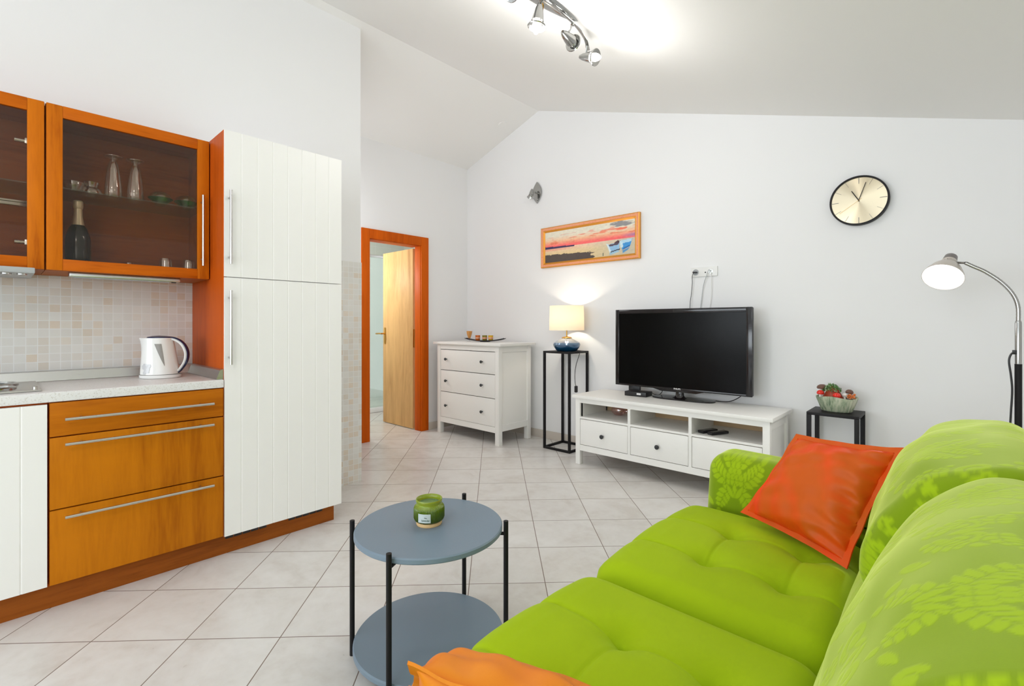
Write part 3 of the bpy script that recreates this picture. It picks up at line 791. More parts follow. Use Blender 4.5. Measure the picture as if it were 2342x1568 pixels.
bm = B(); pts = spline([(-2.55, 3.655, .9105), (-2.533, 3.645, .9105), (-2.525, 3.635, .904), (-2.523, 3.61, .87), (-2.522, 3.56, .78), (-2.512, 3.53, .70), (-2.503, 3.522, .63), (-2.497, 3.525, .60)], 6)
pts = [(-2.60, 3.67, .9095)]+pts
tube(bm, pts, .0028, 8); obj('cord', bm, M['black_matte'], t)
obj('cord_switch', bx(-2.507, -2.484, 3.512, 3.538, .545, .605, .007), M['black_matte'], t)

# ------------------------------------------------------------------ TV bench
t = thing('tv_bench', (-1.59, 3.5, 0), 'long white TV bench with three open niches and three drawers', 'tv bench')
X0, X1, Y0, Y1 = -2.326, -.858, 3.278, 3.722
obj('top_board', bx(X0-.022, X1+.022, Y0-.02, Y1+.012, .545, .57, .004), M['hemnes'], t)
for x in (X0, X1-.042):
    for y in (Y0, Y1-.045): obj('leg', bx(x, x+.042, y, y+.045, 0, .545, .0025), M['hemnes_side'], t)
bm = B(); yf0, yf1 = Y0+.003, Y0+.022
box(bm, X0+.042, X1-.042, yf0, yf1, .507, .545); box(bm, X0+.042, X1-.042, yf0, yf1, .115, .162)
for x in (-1.846, -1.374): box(bm, x, x+.022, yf0, yf1, .162, .507)
box(bm, X0+.042, X1-.042, yf0+.001, yf1, .3775, .393)
obj('front_frame', bm, M['hemnes'], t, smooth=False)
bm = B(); box(bm, X0+.042, X1-.042, yf1, Y1-.02, .376, .392)
obj('shelf_board', bm, M['hemnes'], t)
for x in (-1.843, -1.371, X0+.026, X1-.042): obj('niche_divider', bx(x, x+.016, yf1, Y1-.02, .392, .545), M['hemnes'], t)
for a_, b_ in ((.14, .46), (.50, .545)): obj('back_panel', bx(X0+.04, X1-.04, Y1-.02, Y1-.014, a_, b_), M['niche'], t)
for x in (X0+.012, X1-.026):
    bm = B(); box(bm, x, x+.012, Y0+.045, Y1-.045, .13, .545); xx = X1-.016 if x > -1.5 else X0+.003
    box(bm, xx, xx+.012, Y0+.045, Y1-.045, .115, .17, .001); box(bm, xx, xx+.012, Y0+.045, Y1-.045, .48, .545, .001)
    obj('side_panel', bm, M['hemnes_side'], t, smooth=False)
for x0, x1 in ((X0+.045, -1.849), (-1.821, -1.377), (-1.349, X1-.045)):
    d = obj('drawer', bx(x0, x1, Y0+.0035, Y0+.022, .166, .3725, .0015), M['hemnes'], t)
    bm = B(); knob(bm, ((x0+x1)/2, Y0+.0035, .262), .0165); obj('knob', bm, M['knob'], d)
# television
t = thing('television', (-1.6, 3.63, .5705), 'large black flat television with a switched-off screen on the white bench', 'television')
x0, x1, z0, z1, yf = -2.137, -1.052, .642, 1.275, 3.60
bm = B(); box(bm, x0, x1, yf, yf+.035, z0, z1, .012, 3); box(bm, x0+.12, x1-.12, yf+.035, yf+.075, z0+.08, z1-.12, .015)
obj('casing', bm, M['black_matte'], t)
bm = B(); bw, bt, bb = .034, .034, .016; yy0, yy1 = yf-.006, yf+.001
box(bm, x0, x0+bw, yy0, yy1, z0, z1, .003); box(bm, x1-bw-.006, x1, yy0, yy1, z0, z1, .003)
box(bm, x0+bw, x1-bw-.006, yy0, yy1, z1-bt, z1, .003); box(bm, x0+bw, x1-bw-.006, yy0, yy1, z0, z0+bb, .003)
prism(bm, [(-1.80, z0+.002), (-1.38, z0+.002), (-1.45, z0-.016), (-1.73, z0-.016)], 'y', yy0+.002, yy1+.02)
obj('bezel', bm, M['black_gloss'], t)
obj('screen', bx(x0+bw, x1-bw-.006, yf-.002, yf+.0005, z0+bb, z1-bt), M['screen'], t)
bm = B(); n = 64
def bl(p, z): return [bm.verts.new((p[i][0], p[i][1], z)) for i in range(len(p))]
pp = []
for i in range(n):
    a = 2*PI*i/n; ca, sa = math.cos(a), math.sin(a)
    sx_ = math.copysign(abs(ca)**.55, ca); sy_ = math.copysign(abs(sa)**.8, sa)
    pp.append((-1.562+.243*sx_, 3.625+.086*sy_))
A = bl(pp, .5705); C2 = bl(pp, .580); bm.faces.new(A[::-1]); bm.faces.new(C2)
for i in range(n): bm.faces.new((A[i], A[(i+1) % n], C2[(i+1) % n], C2[i]))
obj('stand_foot', bm, M['black_gloss'], t)
bm = B(); lathe(bm, [(.055, .0), (.04, .006), (.03, .02), (.028, .06)], (-1.585, 3.622, .580), sx=1.1, sy=.7, seg=24); obj('stand_neck', bm, M['black_gloss'], t)
def text(name, s, size, loc, rot, mat, parent, align='CENTER', ext=.0004):
    cu = bpy.data.curves.new(name, 'FONT'); cu.body = s; cu.size = size; cu.align_x = align; cu.extrude = ext; cu.offset = size*.02
    tmp = bpy.data.objects.new('tmp', cu); COL.objects.link(tmp)
    dg = bpy.context.evaluated_depsgraph_get(); me = bpy.data.meshes.new_from_object(tmp.evaluated_get(dg)); me.name = name
    COL.objects.unlink(tmp); bpy.data.objects.remove(tmp); bpy.data.curves.remove(cu)
    o = bpy.data.objects.new(name, me); COL.objects.link(o); o.parent = parent
    o.location = Vector(loc)-origin(parent); o.rotation_euler = rot
    me.materials.clear(); me.materials.append(mat); return o
text('brand_lettering', 'PHILIPS', .017, (-1.595, yy0-.0008, z0+.004), (PI/2, 0, 0), M['logo'], t)
# set-top boxes
t = thing('set_top_box', (-1.90, 3.58, .5705), 'small black set-top box with a bright display on the TV bench', 'set-top box')
def obox(bm, cx_, cy_, w, d, z0, z1, rot, bev):
    b = bmesh.new(); box(b, -w/2, w/2, -d/2, d/2, z0, z1, bev); join(bm, b, Matrix.Translation((cx_, cy_, 0)) @ Matrix.Rotation(rot, 4, 'Z')); return bm
obj('case', obox(B(), -1.915, 3.578, .185, .12, .5705, .607, .05, .003), M['black_matte'], t)
obj('display', obox(B(), -1.88, 3.5185, .035, .002, .585, .599, .05, 0), M['logo'], t)
t = obj('router', obox(B(), -2.0, 3.675, .10, .035, .5705, .66, .15, .012), M['black_matte'], loc=(-2.0, 3.675, .5705)); tag(t, 'small black upright box standing behind the set-top box', 'router')
bm = B(); pts = spline([(-1.83, 3.655, .59), (-1.83, 3.70, .575), (-1.80, 3.722, .576), (-1.775, 3.722, .61), (-1.765, 3.715, .66)], 6); tube(bm, pts, .0028, 8)
o = obj('signal_cable', bm, M['black_matte'], loc=(-1.8, 3.68, .576)); tag(o, 'thin black cable curving from the set-top box up behind the television', 'cable')
bm = B(); pts = spline([(-1.12, 3.68, .67), (-1.17, 3.70, .62), (-1.23, 3.70, .585), (-1.29, 3.706, .574), (-1.38, 3.715, .5735)], 6); tube(bm, pts, .003, 8)
o = obj('power_cable', bm, M['black_matte'], loc=(-1.2, 3.7, .573)); tag(o, 'thin black cable hanging from the right underside of the television', 'cable')
# remotes in the right niche
def remote(a, b, w, label):
    a = Vector(a); b = Vector(b); L = (b-a).length; ang = math.atan2(b.y-a.y, b.x-a.x); m = (a+b)/2
    t = thing('remote_control', m, label, 'remote control', 'remote controls in the right niche')
    bm = B(); b2 = bmesh.new(); box(b2, -L/2, L/2, -w/2, w/2, 0, .019, .006); join(bm, b2, Matrix.Translation(m) @ Matrix.Rotation(ang, 4, 'Z')); obj('case', bm, M['black_matte'], t)
    bm = B(); b2 = bmesh.new()
    for i in range(6):
        for j in range(3): box(b2, -L/2+.02+i*L*.13, -L/2+.029+i*L*.13, -w*.3+j*w*.22, -w*.3+j*w*.22+w*.14, .019, .0205, .0005)
    join(bm, b2, Matrix.Translation(m) @ Matrix.Rotation(ang, 4, 'Z')); obj('button', bm, M['gauge'], t)
remote((-1.318, 3.35, .3935), (-1.268, 3.49, .3935), .05, 'black remote control in the right niche, left of its neighbour')
remote((-1.250, 3.335, .3935), (-1.185, 3.475, .3935), .046, 'black remote control in the right niche, right of its neighbour')
c = (-2.09, 3.56, .3925); t = thing('glass_ornament', c, 'small rosy glass ornament in the left niche of the TV bench', 'ornament')
bm = B(); lathe(bm, [(0, 0), (.03, .002), (.05, .022), (.053, .036), (.045, .06), (.02, .074), (0, .077)], c, sx=1.2, sy=.8); obj('glass_body', bm, M['pinkglass'], t)
bm = B(); tube(bm, spline([(-2.032, 3.56, .43), (-2.01, 3.56, .432), (-1.985, 3.56, .42)], 5), [.012, .0115, .011, .0105, .01, .009, .008, .007, .006, .005, .004], 10); obj('glass_tail', bm, M['pinkglass'], t)

# wall outlet and cables above the television
t = thing('wall_socket', (-1.46, 3.79, 1.565), 'white triple wall socket plate above the television with cables plugged in', 'wall socket')
bm = B(); box(bm, -1.565, -1.36, 3.788, 3.7995, 1.528, 1.602, .002); obj('cover_plate', bm, M['white_pl'], t)
bm = B(); lathe(bm, [(.024, 0), (.024, .002), (.02, .003), (.019, .001), (0, .001)], (-1.527, 3.788, 1.565), axis=(0, -1, 0), seg=24); obj('socket_ring', bm, M['grey_light'], t)
bm = B(); box(bm, -1.456, -1.446, 3.7865, 3.789, 1.555, 1.564); obj('data_port', bm, M['black_matte'], t)
bm = B(); lathe(bm, [(.018, 0), (.018, .001), (.004, .001), (.004, .012), (0, .012)], (-1.41, 3.788, 1.563), axis=(0, -1, 0), seg=20); obj('aerial_port', bm, M['hinge'], t)
t = thing('plug_cable', (-1.53, 3.77, 1.56), 'black power plug and cord running from the socket down behind the television', 'cable')
bm = B(); box(bm, -1.541, -1.512, 3.755, 3.785, 1.558, 1.568, .003); obj('plug', bm, M['black_matte'], t)
bm = B(); tube(bm, spline([(-1.535, 3.762, 1.56), (-1.546, 3.765, 1.53), (-1.548, 3.77, 1.48), (-1.556, 3.775, 1.40), (-1.566, 3.775, 1.33), (-1.57, 3.77, 1.2)], 6), .0024, 8); obj('cord', bm, M['black_matte'], t)
for lb, pts in (('pale aerial cable hanging from the right end of the wall socket', [(-1.41, 3.774, 1.563), (-1.415, 3.765, 1.575), (-1.432, 3.77, 1.54), (-1.462, 3.78, 1.46), (-1.478, 3.785, 1.36), (-1.495, 3.785, 1.22)]),
                ('white thin cable hanging straight down from the right socket port', [(-1.404, 3.775, 1.556), (-1.402, 3.775, 1.52), (-1.402, 3.78, 1.42), (-1.408, 3.785, 1.34), (-1.43, 3.785, 1.22)])):
    bm = B(); tube(bm, spline(pts, 6), .0026, 8); o = obj('aerial_cord', bm, M['grey_light' if 'pale' in lb else 'white_pl'], loc=(-1.43, 3.78, 1.4)); tag(o, lb, 'cable')

# ------------------------------------------------------------------ painting
x0, x1, z0, z1 = -3.105, -2.008, 1.722, 2.122
t = thing('painting', ((x0+x1)/2, 3.785, z0), 'framed seascape painting with pink sunset and two blue boats on the wall', 'painting')
def frame_profile(bm, d0, d1, y0, y1):
    # mitred ring between inset d0 and d1
    a = [(x0+d0, z0+d0), (x1-d0, z0+d0), (x1-d0, z1-d0), (x0+d0, z1-d0)]; b = [(x0+d1, z0+d1), (x1-d1, z0+d1), (x1-d1, z1-d1), (x0+d1, z1-d1)]
    A = [bm.verts.new((p[0], y0, p[1])) for p in a]; Bv = [bm.verts.new((p[0], y1, p[1])) for p in b]
    for i in range(4): bm.faces.new((A[i], A[(i+1) % 4], Bv[(i+1) % 4], Bv[i]))
bm = B(); frame_profile(bm, 0, 0, 3.799, 3.772); frame_profile(bm, 0, .008, 3.772, 3.768); obj('gilt_edge', bm, M['frame_gold'], t, smooth=False)
bm = B(); frame_profile(bm, .008, .030, 3.768, 3.771); obj('frame', bm, M['frame_pink'], t, smooth=False)
bm = B(); frame_profile(bm, .030, .034, 3.771, 3.769); frame_profile(bm, .034, .047, 3.769, 3.781); frame_profile(bm, .047, .050, 3.781, 3.784); obj('inner_moulding', bm, M['frame_gold'], t, smooth=False)
NU, NV = 220, 66
def vnoise(u, v, s):
    r = np.random.default_rng(s).random((64, 64)); ui = np.floor(u).astype(int); vi = np.floor(v).astype(int); fu = u-ui; fv = v-vi
    fu = fu*fu*(3-2*fu); fv = fv*fv*(3-2*fv); g = lambda a, b: r[a % 64, b % 64]
    return (g(ui, vi)*(1-fu)+g(ui+1, vi)*fu)*(1-fv)+(g(ui, vi+1)*(1-fu)+g(ui+1, vi+1)*fu)*fv
U, W = np.meshgrid(np.linspace(0, 1, NU), np.linspace(0, 1, NV), indexing='ij')
L = lambda *c: np.array(rgb(*c)[:3])
def lerp(a, b, t): return a*(1-t[..., None])+b*t[..., None]
def band(v, a, b): return np.clip((v-a)/(b-a), 0, 1)
img = np.zeros((NU, NV, 3)); H = .475
sky = lerp(L(250, 110, 110)[None, None], L(243, 190, 150), band(W, H+.05, .68)); sky = lerp(sky, L(232, 226, 208), band(W, .66, .84))
sea = lerp(L(226, 200, 150)[None, None], L(238, 205, 180), band(W, .25, H)); sea = lerp(sea, L(196, 192, 176), band(U, .45, .95)*.8)
img = np.where((W > H)[..., None], sky, sea)
cl = vnoise(U*9, W*22, 1)*.6+vnoise(U*22, W*50, 2)*.4
img = lerp(img, L(236, 120, 90), np.clip((cl-.60)*8, 0, 1)*band(W, .52, .6)*(1-band(W, .82, .9))*.8)
c2 = vnoise(U*14, W*16, 3)*.6+vnoise(U*34, W*40, 4)*.4
d = np.exp(-(((U-.86)/.13)**2+((W-.9)/.10)**2)); img = lerp(img, L(150, 148, 150), np.clip((c2*.7+d*.8-.72)*7, 0, 1))
d = np.exp(-(((U-.87)/.10)**2+((W-.78)/.06)**2)); img = lerp(img, L(240, 120, 92), np.clip((c2*.7+d*.7-.72)*7, 0, 1))
img = lerp(img, L(170, 130, 170), band(U, .86, 1.0)*np.exp(-((W-.55)/.05)**2))
img = lerp(img, L(52, 48, 92), ((W > H-.03) & (W < H+.045*(1-U/.36)+.006*vnoise(U*40, W*0, 5)) & (U < .36)).astype(float))
img = lerp(img, L(236, 150, 130), (np.exp(-((W-H+.07)/.03)**2)*(1-band(U, .2, .45)))*.7)
edge = .245-.10*U+.03*vnoise(U*30, W*0, 6); img = lerp(img, L(66, 58, 62), ((W < edge) & (U < .52+.08*vnoise(U*0, W*30, 7))).astype(float)*.95)
def poly(pts, col):
    global img
    ins = np.zeros_like(U, bool); n = len(pts)
    for i in range(n):
        (xa, ya), (xb, yb) = pts[i], pts[(i+1) % n]
        if ya == yb: continue
        c_ = ((ya > W) != (yb > W)) & (U < (xb-xa)*(W-ya)/(yb-ya)+xa); ins ^= c_
    img = lerp(img, L(*col), ins.astype(float))
poly([(.715, .345), (.85, .375), (.845, .17), (.765, .13)], (150, 190, 225)); poly([(.735, .335), (.845, .37), (.835, .31), (.745, .28)], (92, 80, 96)); poly([(.71, .38), (.73, .35), (.765, .11), (.748, .10)], (214, 230, 240))
poly([(.755, .13), (.85, .19), (.85, .15), (.757, .09)], (60, 66, 88)); poly([(.745, .09), (.83, .15), (.85, .1), (.75, .03)], (160, 196, 220))
poly([(.79, .37), (.83, .44), (.87, .40), (.85, .36)], (86, 60, 70)); poly([(.85, .40), (.975, .44), (.955, .25), (.875, .13)], (70, 150, 215)); poly([(.89, .20), (.955, .27), (.95, .22), (.88, .14)], (40, 110, 180))
poly([(.86, .42), (.97, .44), (.965, .36), (.88, .33)], (180, 215, 235)); poly([(.845, .42), (.875, .40), (.885, .22), (.86, .2)], (200, 224, 236))
poly([(.875, .12), (.95, .2), (.93, .12), (.88, .04)], (90, 150, 200)); poly([(.675, .12), (.682, .12), (.682, .02), (.675, .02)], (110, 110, 100))
img = img*(0.93+.14*(vnoise(U*60, W*40, 8)))[..., None]
bm = B(); cx0, cx1, cz0, cz1 = x0+.048, x1-.048, z0+.048, z1-.048
grid(bm, lambda i, j: Vector((cx0+(cx1-cx0)*i/(NU-1), 3.783, cz0+(cz1-cz0)*j/(NV-1))), NU, NV)
box(bm, cx0-.01, cx1+.01, 3.785, 3.798, cz0-.01, cz1+.01)
o = obj('canvas', bm, M['canvas'], t, smooth=False, recalc=False)
at = o.data.attributes.new('paint', 'FLOAT_COLOR', 'POINT'); dat = np.ones((len(o.data.vertices), 4), np.float32); dat[:NU*NV, :3] = np.clip(img, 0, 1).reshape(-1, 3)
at.data.foreach_set('color', dat.ravel())

# ------------------------------------------------------------------ wall clock
c = Vector((-.467, 3.765, 1.946)); R = .158
t = thing('wall_clock', (c.x, 3.785, c.z), 'round wall clock with champagne dial and thin black rim', 'clock')
bm = B(); lathe(bm, [(R-.004, -.034), (R, -.03), (R, -.002), (R-.001, .004), (R-.010, .004), (R-.011, .001), (R-.011, -.004)], c, axis=(0, -1, 0), seg=72); obj('rim', bm, M['black'], t)
bm = B(); lathe(bm, [(0, -.006), (.05, -.006), (R-.008, -.006)], c, axis=(0, -1, 0), seg=72)
dial = obj('dial', bm, M['dial'], None, loc=c); dial.parent = t; dial.location = c-Vector(t.location)
bm = B(); lathe(bm, [(R-.004, -.034), (0, -.034)], c, axis=(0, -1, 0), seg=48); obj('back_plate', bm, M['black'], t)
def radial(bm, deg, r0, r1, w, y, th=.0012):
    a = math.radians(deg); dx, dz = math.sin(a), math.cos(a); px, pz = dz, -dx
    pts = [(c.x+dx*r0+px*w, c.z+dz*r0+pz*w), (c.x+dx*r1+px*w, c.z+dz*r1+pz*w), (c.x+dx*r1-px*w, c.z+dz*r1-pz*w), (c.x+dx*r0-px*w, c.z+dz*r0-pz*w)]
    prism(bm, pts, 'y', y, y+th)
bm = B()
for k in range(12): radial(bm, 30*k, .108, .145, .0018 if k % 3 == 0 else .0009, c.y+.0045)
obj('hour_mark', bm, M['gauge'], t, smooth=False)
bm = B(); radial(bm, -30, -.006, .075, .0024, c.y+.001); obj('hour_hand', bm, M['black'], t, smooth=False)
bm = B(); radial(bm, 19, -.006, .115, .0018, c.y-.0008); obj('minute_hand', bm, M['black'], t, smooth=False)
bm = B(); radial(bm, 235, -.02, .125, .0006, c.y-.002); obj('second_hand', bm, M['brass'], t, smooth=False)

# ------------------------------------------------------------------ small wall spotlight
t = thing('wall_spotlight', (-3.19, 3.79, 2.51), 'small chrome wall spotlight with leaf-shaped plate above the painting', 'wall lamp')
bm = B(); n = 40; pts = []
for i in range(n):
    a = 2*PI*i/n; w = .058*abs(math.sin(a))**2.1; pts.append((-3.17+math.copysign(w, math.sin(a)), 2.505+.11*math.cos(a)))
prism(bm, pts, 'y', 3.784, 3.799); obj('wall_plate', bm, M['chrome'], t, angle=50)
hp0, hd = Vector((-3.192, 3.735, 2.535)), Vector((.06, -.30, -1)).normalized()
bm = B(); cyl(bm, (-3.17, 3.785, 2.50), (-3.17, 3.75, 2.50), .008, 12); cyl(bm, (-3.17, 3.752, 2.50), (-3.19, 3.727, 2.505), .006, 12); obj('arm', bm, M['chrome'], t)
def spot_head(parent, p, d, s=1.0, lit=True, name='lamp_head'):
    bm = B(); lathe(bm, [(0, 0), (.008*s, .001*s), (.015*s, .02*s), (.021*s, .05*s), (.024*s, .07*s), (.0225*s, .07*s), (0, .062*s)], p, axis=d, seg=24)
    h = obj(name, bm, M['chrome'], parent, angle=50)
    bm = B(); lathe(bm, [(.018*s, .084*s), (.034*s, .086*s), (.036*s, .09*s), (.034*s, .092*s), (.018*s, .09*s)], p, axis=d, seg=28)
    for k in range(3):
        a = 2*PI*k/3; R_ = basis(d); o1 = p+R_ @ Vector((.021*s*math.cos(a), .021*s*math.sin(a), .066*s)); o2 = p+R_ @ Vector((.022*s*math.cos(a), .022*s*math.sin(a), .086*s)); cyl(bm, o1, o2, .0018*s, 6)
    obj('lamp_ring', bm, M['chrome'], h, angle=50)
    bm = B(); lathe(bm, [(0, .062*s), (.017*s, .066*s), (.0185*s, .085*s), (.014*s, .105*s), (.006*s, .117*s), (0, .118*s)], p, axis=d, seg=20)
    obj('bulb', bm, M['bulb'] if lit else M['hinge'], h)
    return h
spot_head(t, hp0, hd, 1.05, False)

# ------------------------------------------------------------------ ceiling spotlight bar
def cp(x, y, off): return Vector((x, y, zc(x)-off))
t = thing('ceiling_spotlight', cp(-1.57, 1.85, 0), 'curved chrome ceiling spotlight with several lit bulbs at the top of the picture', 'ceiling lamp')
# canopy: long pointed hull on the ceiling
bm = B(); ca_, cb_ = cp(-1.545, 2.20, 0), cp(-1.63, 1.50, 0); ax_ = (cb_-ca_); nrm = Vector((-.317, 0, -1)).normalized(); sd = ax_.normalized().cross(nrm).normalized()
def can(i, j):
    u = i/24; w = .062*math.sin(PI*u)**.75+.0004; a = PI*j/10
    return ca_+ax_*u+sd*(w*math.cos(a))+nrm*(.002+.034*math.sin(PI*u)**.5*math.sin(a))
grid(bm, can, 25, 11); obj('canopy', bm, M['chrome'], t, recalc=True, angle=60)
def ray(u, y): 
    v = Vector((-math.sin(TH), math.cos(TH), 0)); r = Vector((math.cos(TH), math.sin(TH), 0)); return v+r*((u-1171)/1098)+Vector((0, 0, (742-y)/1098))
def cpix(u, y, off):                                       # point below the ceiling slope along a line of sight
    d = ray(u, y); n_ = Vector((.317, 0, 1)); o_ = Vector((0, 0, 1.15)); return o_+d*((RZ-off+.317*RX-n_.dot(o_))/n_.dot(d))
barp = spline([cpix(1345, 114, .085), cpix(1338, 88, .065), cpix(1316, 58, .055), cpix(1280, 26, .055), cpix(1240, -2, .06), cp(-1.60, 1.75, .065), cp(-1.65, 1.60, .06), cp(-1.64, 1.48, .055), cp(-1.56, 1.36, .06), cp(-1.48, 1.30, .085)], 8)
bm = B(); n = len(barp)
def barf(i, j):
    p = barp[i]; tt = (barp[min(i+1, n-1)]-barp[max(i-1, 0)]).normalized(); s_ = tt.cross(nrm).normalized(); a = 2*PI*j/10
    return p+s_*.011*math.cos(a)+nrm*.004*math.sin(a)
V = grid(bm, barf, n, 10, wrapv=True); bm.faces.new(V[0]); bm.faces.new(V[-1]); obj('curved_bar', bm, M['chrome'], t, recalc=True, angle=60)
for y in (1.75, 1.95): p = cp(-1.59, y, .03); obj('mounting_screw', cyl(B(), p, p+nrm*.035, .006, 12), M['brass'], t)
def hang(p_bar, p_head, d, lit):
    bm = B(); cyl(bm, p_bar, p_head, .005, 10); lathe(bm, [(.009, -.006), (.009, .008), (0, .009)], p_bar, axis=(p_head-p_bar), seg=14); obj('swivel_arm', bm, M['chrome'], t)
    return spot_head(t, p_head-d*.035*1.3, d, 1.3, lit)
def aim(p_bar, tail, tip, lit):
    d = (tip-tail).normalized(); hang(p_bar, tail+d*.0455, d, lit)
aim(cpix(1239, 0, .06), cpix(1235, 8, .08), cpix(1235, 8, .08)+Vector((-.02, -.02, -.2)), True)
aim(cpix(1310, 55, .06), cpix(1286, 73, .13), cpix(1330, 118, .145), False)
tl = cpix(1326, 130, .13); aim(cpix(1343, 106, .08), tl, tl+(Vector((0, 0, 1.15))-tl).normalized()*.7+Vector((math.cos(TH), math.sin(TH), 0))*.75+Vector((0, 0, -.02)), True)
tl = cpix(1204, -22, .12); aim(cpix(1215, -30, .07), tl, tl+(Vector((0, 0, 1.15))-tl).normalized()*.7-Vector((math.cos(TH), math.sin(TH), 0))*.5, True)
hang(cp(-1.63, 1.46, .06), cp(-1.64, 1.46, .12), Vector((-.3, -.5, -.8)).normalized(), True)

# round blank cover on the far ceiling slope
bm = B(); p = Vector((-3.484, 3.60, RZ-.335*(RX+3.484)*1.0)); nn = Vector((.335, 0, -1)).normalized()
lathe(bm, [(.045, 0), (.043, .006), (0, .008)], p, axis=nn, seg=32); o = obj('ceiling_cover', bm, M['ceil'], loc=p); tag(o, 'round white blank cover on the sloping ceiling near the corner', 'ceiling cover')

# ------------------------------------------------------------------ floor lamp
YL = 3.15
def at(u, y, Y=YL):
    d = ray(u, y); return Vector((0, 0, 1.15))+d*(Y/d.y)
t = thing('floor_lamp', (.198, YL, 0), 'black floor lamp with chrome gooseneck and glowing shade beside the sofa', 'floor lamp')
px = at(2329, 830).x
bm = B(); lathe(bm, [(.13, 0), (.13, .012), (.12, .018), (.03, .022), (.016, .03), (.0, .03)], (px, YL, 0), seg=40); obj('base', bm, M['black'], t)
bm = B(); cyl(bm, (px, YL, .02), (px, YL, .972), .0125, 20); obj('pole', bm, M['black'], t)
bm = B(); lathe(bm, [(.0115, 0), (.0115, .19), (.010, .198), (0, .2)], (px, YL, .968), seg=20); obj('chrome_tube', bm, M['chrome'], t)
nk = spline([Vector((px, YL, 1.165)), at(2328, 700), at(2316, 672), at(2290, 645), at(2255, 622), at(2228, 610), at(2208, 601)], 10)
bm = B(); tube(bm, nk, [.0078+.0006*(i % 2) for i in range(len(nk))], 14); obj('gooseneck', bm, M['chrome'], t)
e = ray(2156, 635).normalized(); rr = e.cross(Vector((0, 0, 1))).normalized(); uu = rr.cross(e).normalized()
axs = (-.30*.66*rr-.95*.66*uu+(-.75)*e).normalized()
mouth = at(2156, 634)
hd_ = t
lp = [(.0, -.165), (.020, -.164), (.026, -.155), (.028, -.135), (.028, -.112), (.027, -.108), (.030, -.105), (.040, -.092), (.060, -.06), (.076, -.02), (.081, 0), (.079, 0), (.074, -.02), (.057, -.06), (.02, -.1)]
bm = B(); lathe(bm, lp[6:], mouth, axis=axs, seg=48); sh = obj('lamp_shade', bm, M['shade_metal'], t, angle=60)
bm = B(); lathe(bm, [(0, -.165), (.020, -.164), (.0255, -.157), (.028, -.135), (.0285, -.125)], mouth, axis=axs, seg=32); obj('cap', bm, M['capgrey'], t)
bm = B(); lathe(bm, [(.0285, -.125), (.030, -.122), (.030, -.116), (.027, -.113), (.027, -.106)], mouth, axis=axs, seg=32)
for k in range(16):
    a = 2*PI*k/16; R_ = basis(axs); p = mouth+R_ @ Vector((.029*math.cos(a), .029*math.sin(a), -.112)); q_ = mouth+R_ @ Vector((.030*math.cos(a), .030*math.sin(a), -.103)); cyl(bm, p, q_, .003, 6)
obj('vented_collar', bm, M['shade_metal'], t, angle=50)
bm = B(); lathe(bm, [(.0775, -.006), (.05, .0), (.02, .004), (0, .005)], mouth, axis=axs, seg=40); obj('bulb', bm, M['bulb_floor'], t)
bm = B(); cyl(bm, nk[-1], mouth+axs*(-.12), .006, 10); obj('shade_joint', bm, M['chrome'], t)
bm = B(); dx = -.012
tube(bm, spline([(px-.010, YL-.008, 1.022), (px-.022, YL-.012, 1.018), (px-.030, YL-.014, .985), (px-.024, YL-.014, .92), (px-.020, YL-.014, .85), (px-.024, YL-.014, .75), (px-.026, YL-.014, .66), (px-.02, YL-.014, .5), (px-.02, YL-.02, .06)], 6), .004, 8)
box(bm, px-.020, px-.006, YL-.012, YL-.002, 1.015, 1.035, .003); obj('cord', bm, M['black_matte'], t)
obj('cord_switch', bx(px-.035, px-.012, YL-.028, YL-.006, .54, .64, .006), M['black_matte'], t)

# ------------------------------------------------------------------ small black table with planter
frame_stand('side_table', -.705, -.432, 3.50, 3.765, .60, .024, 'small black metal side table carrying the green mushroom planter', low=True)
c = Vector((-.565, 3.635, .6005)); t = thing('mushroom_planter', c, 'green bark-textured ceramic planter with mushrooms on the black side table', 'planter')
bm = B(); prof = [(.075, 0), (.082, .006), (.098, .05), (.112, .092), (.108, .093), (.09, .05), (.07, .03)]
bm = B(); V = []
for r, z in prof:
    V.append([bm.verts.new(c+Vector(((r+.0025*math.sin(17*a)+.0018*math.sin(31*a+1))*math.cos(a)*1.0, (r+.002*math.sin(19*a))*math.sin(a)*.72, z+(.006*math.sin(3*a+.5) if z > .08 else 0)))) for a in [2*PI*i/96 for i in range(96)]])
for A, C3 in zip(V, V[1:]):
    for i in range(96): bm.faces.new((A[i], A[(i+1) % 96], C3[(i+1) % 96], C3[i]))
bm.faces.new(V[0][::-1]); obj('bowl', bm, M['bowl'], t, angle=70)
bm = B(); lathe(bm, [(.105, .078), (.06, .084), (0, .086)], c, sx=1, sy=.7, seg=40); obj('soil', bm, M['soil'], t)
def mush(p, h, rc, hc, mat, tilt=(0, 0)):
    a = Vector((tilt[0], tilt[1], 1)).normalized()
    bm = B(); lathe(bm, [(rc*.42, -.006), (rc*.34, h*.5), (rc*.36, h)], p, axis=a, seg=14); s_ = obj('mushroom_stem', bm, M['mushwhite'], t)
    bm = B(); lathe(bm, [(0, h-.002), (rc*.9, h-.002), (rc, h+hc*.25), (rc*.8, h+hc*.7), (rc*.4, h+hc*.96), (0, h+hc)], p, axis=a, seg=20); obj('mushroom_cap', bm, mat, t)
mush(c+Vector((-.082, -.035, .085)), .022, .021, .024, M['mushred'])
mush(c+Vector((-.078, .02, .085)), .052, .032, .026, M['mushbrown'], (-.05, 0))
mush(c+Vector((.008, -.062, .085)), .018, .022, .022, M['mushred'], (.1, -.1))
mush(c+Vector((.062, .01, .085)), .036, .022, .022, M['mushbrown'], (.1, 0))
mush(c+Vector((.046, -.02, .085)), .022, .014, .014, M['mushwhite'])
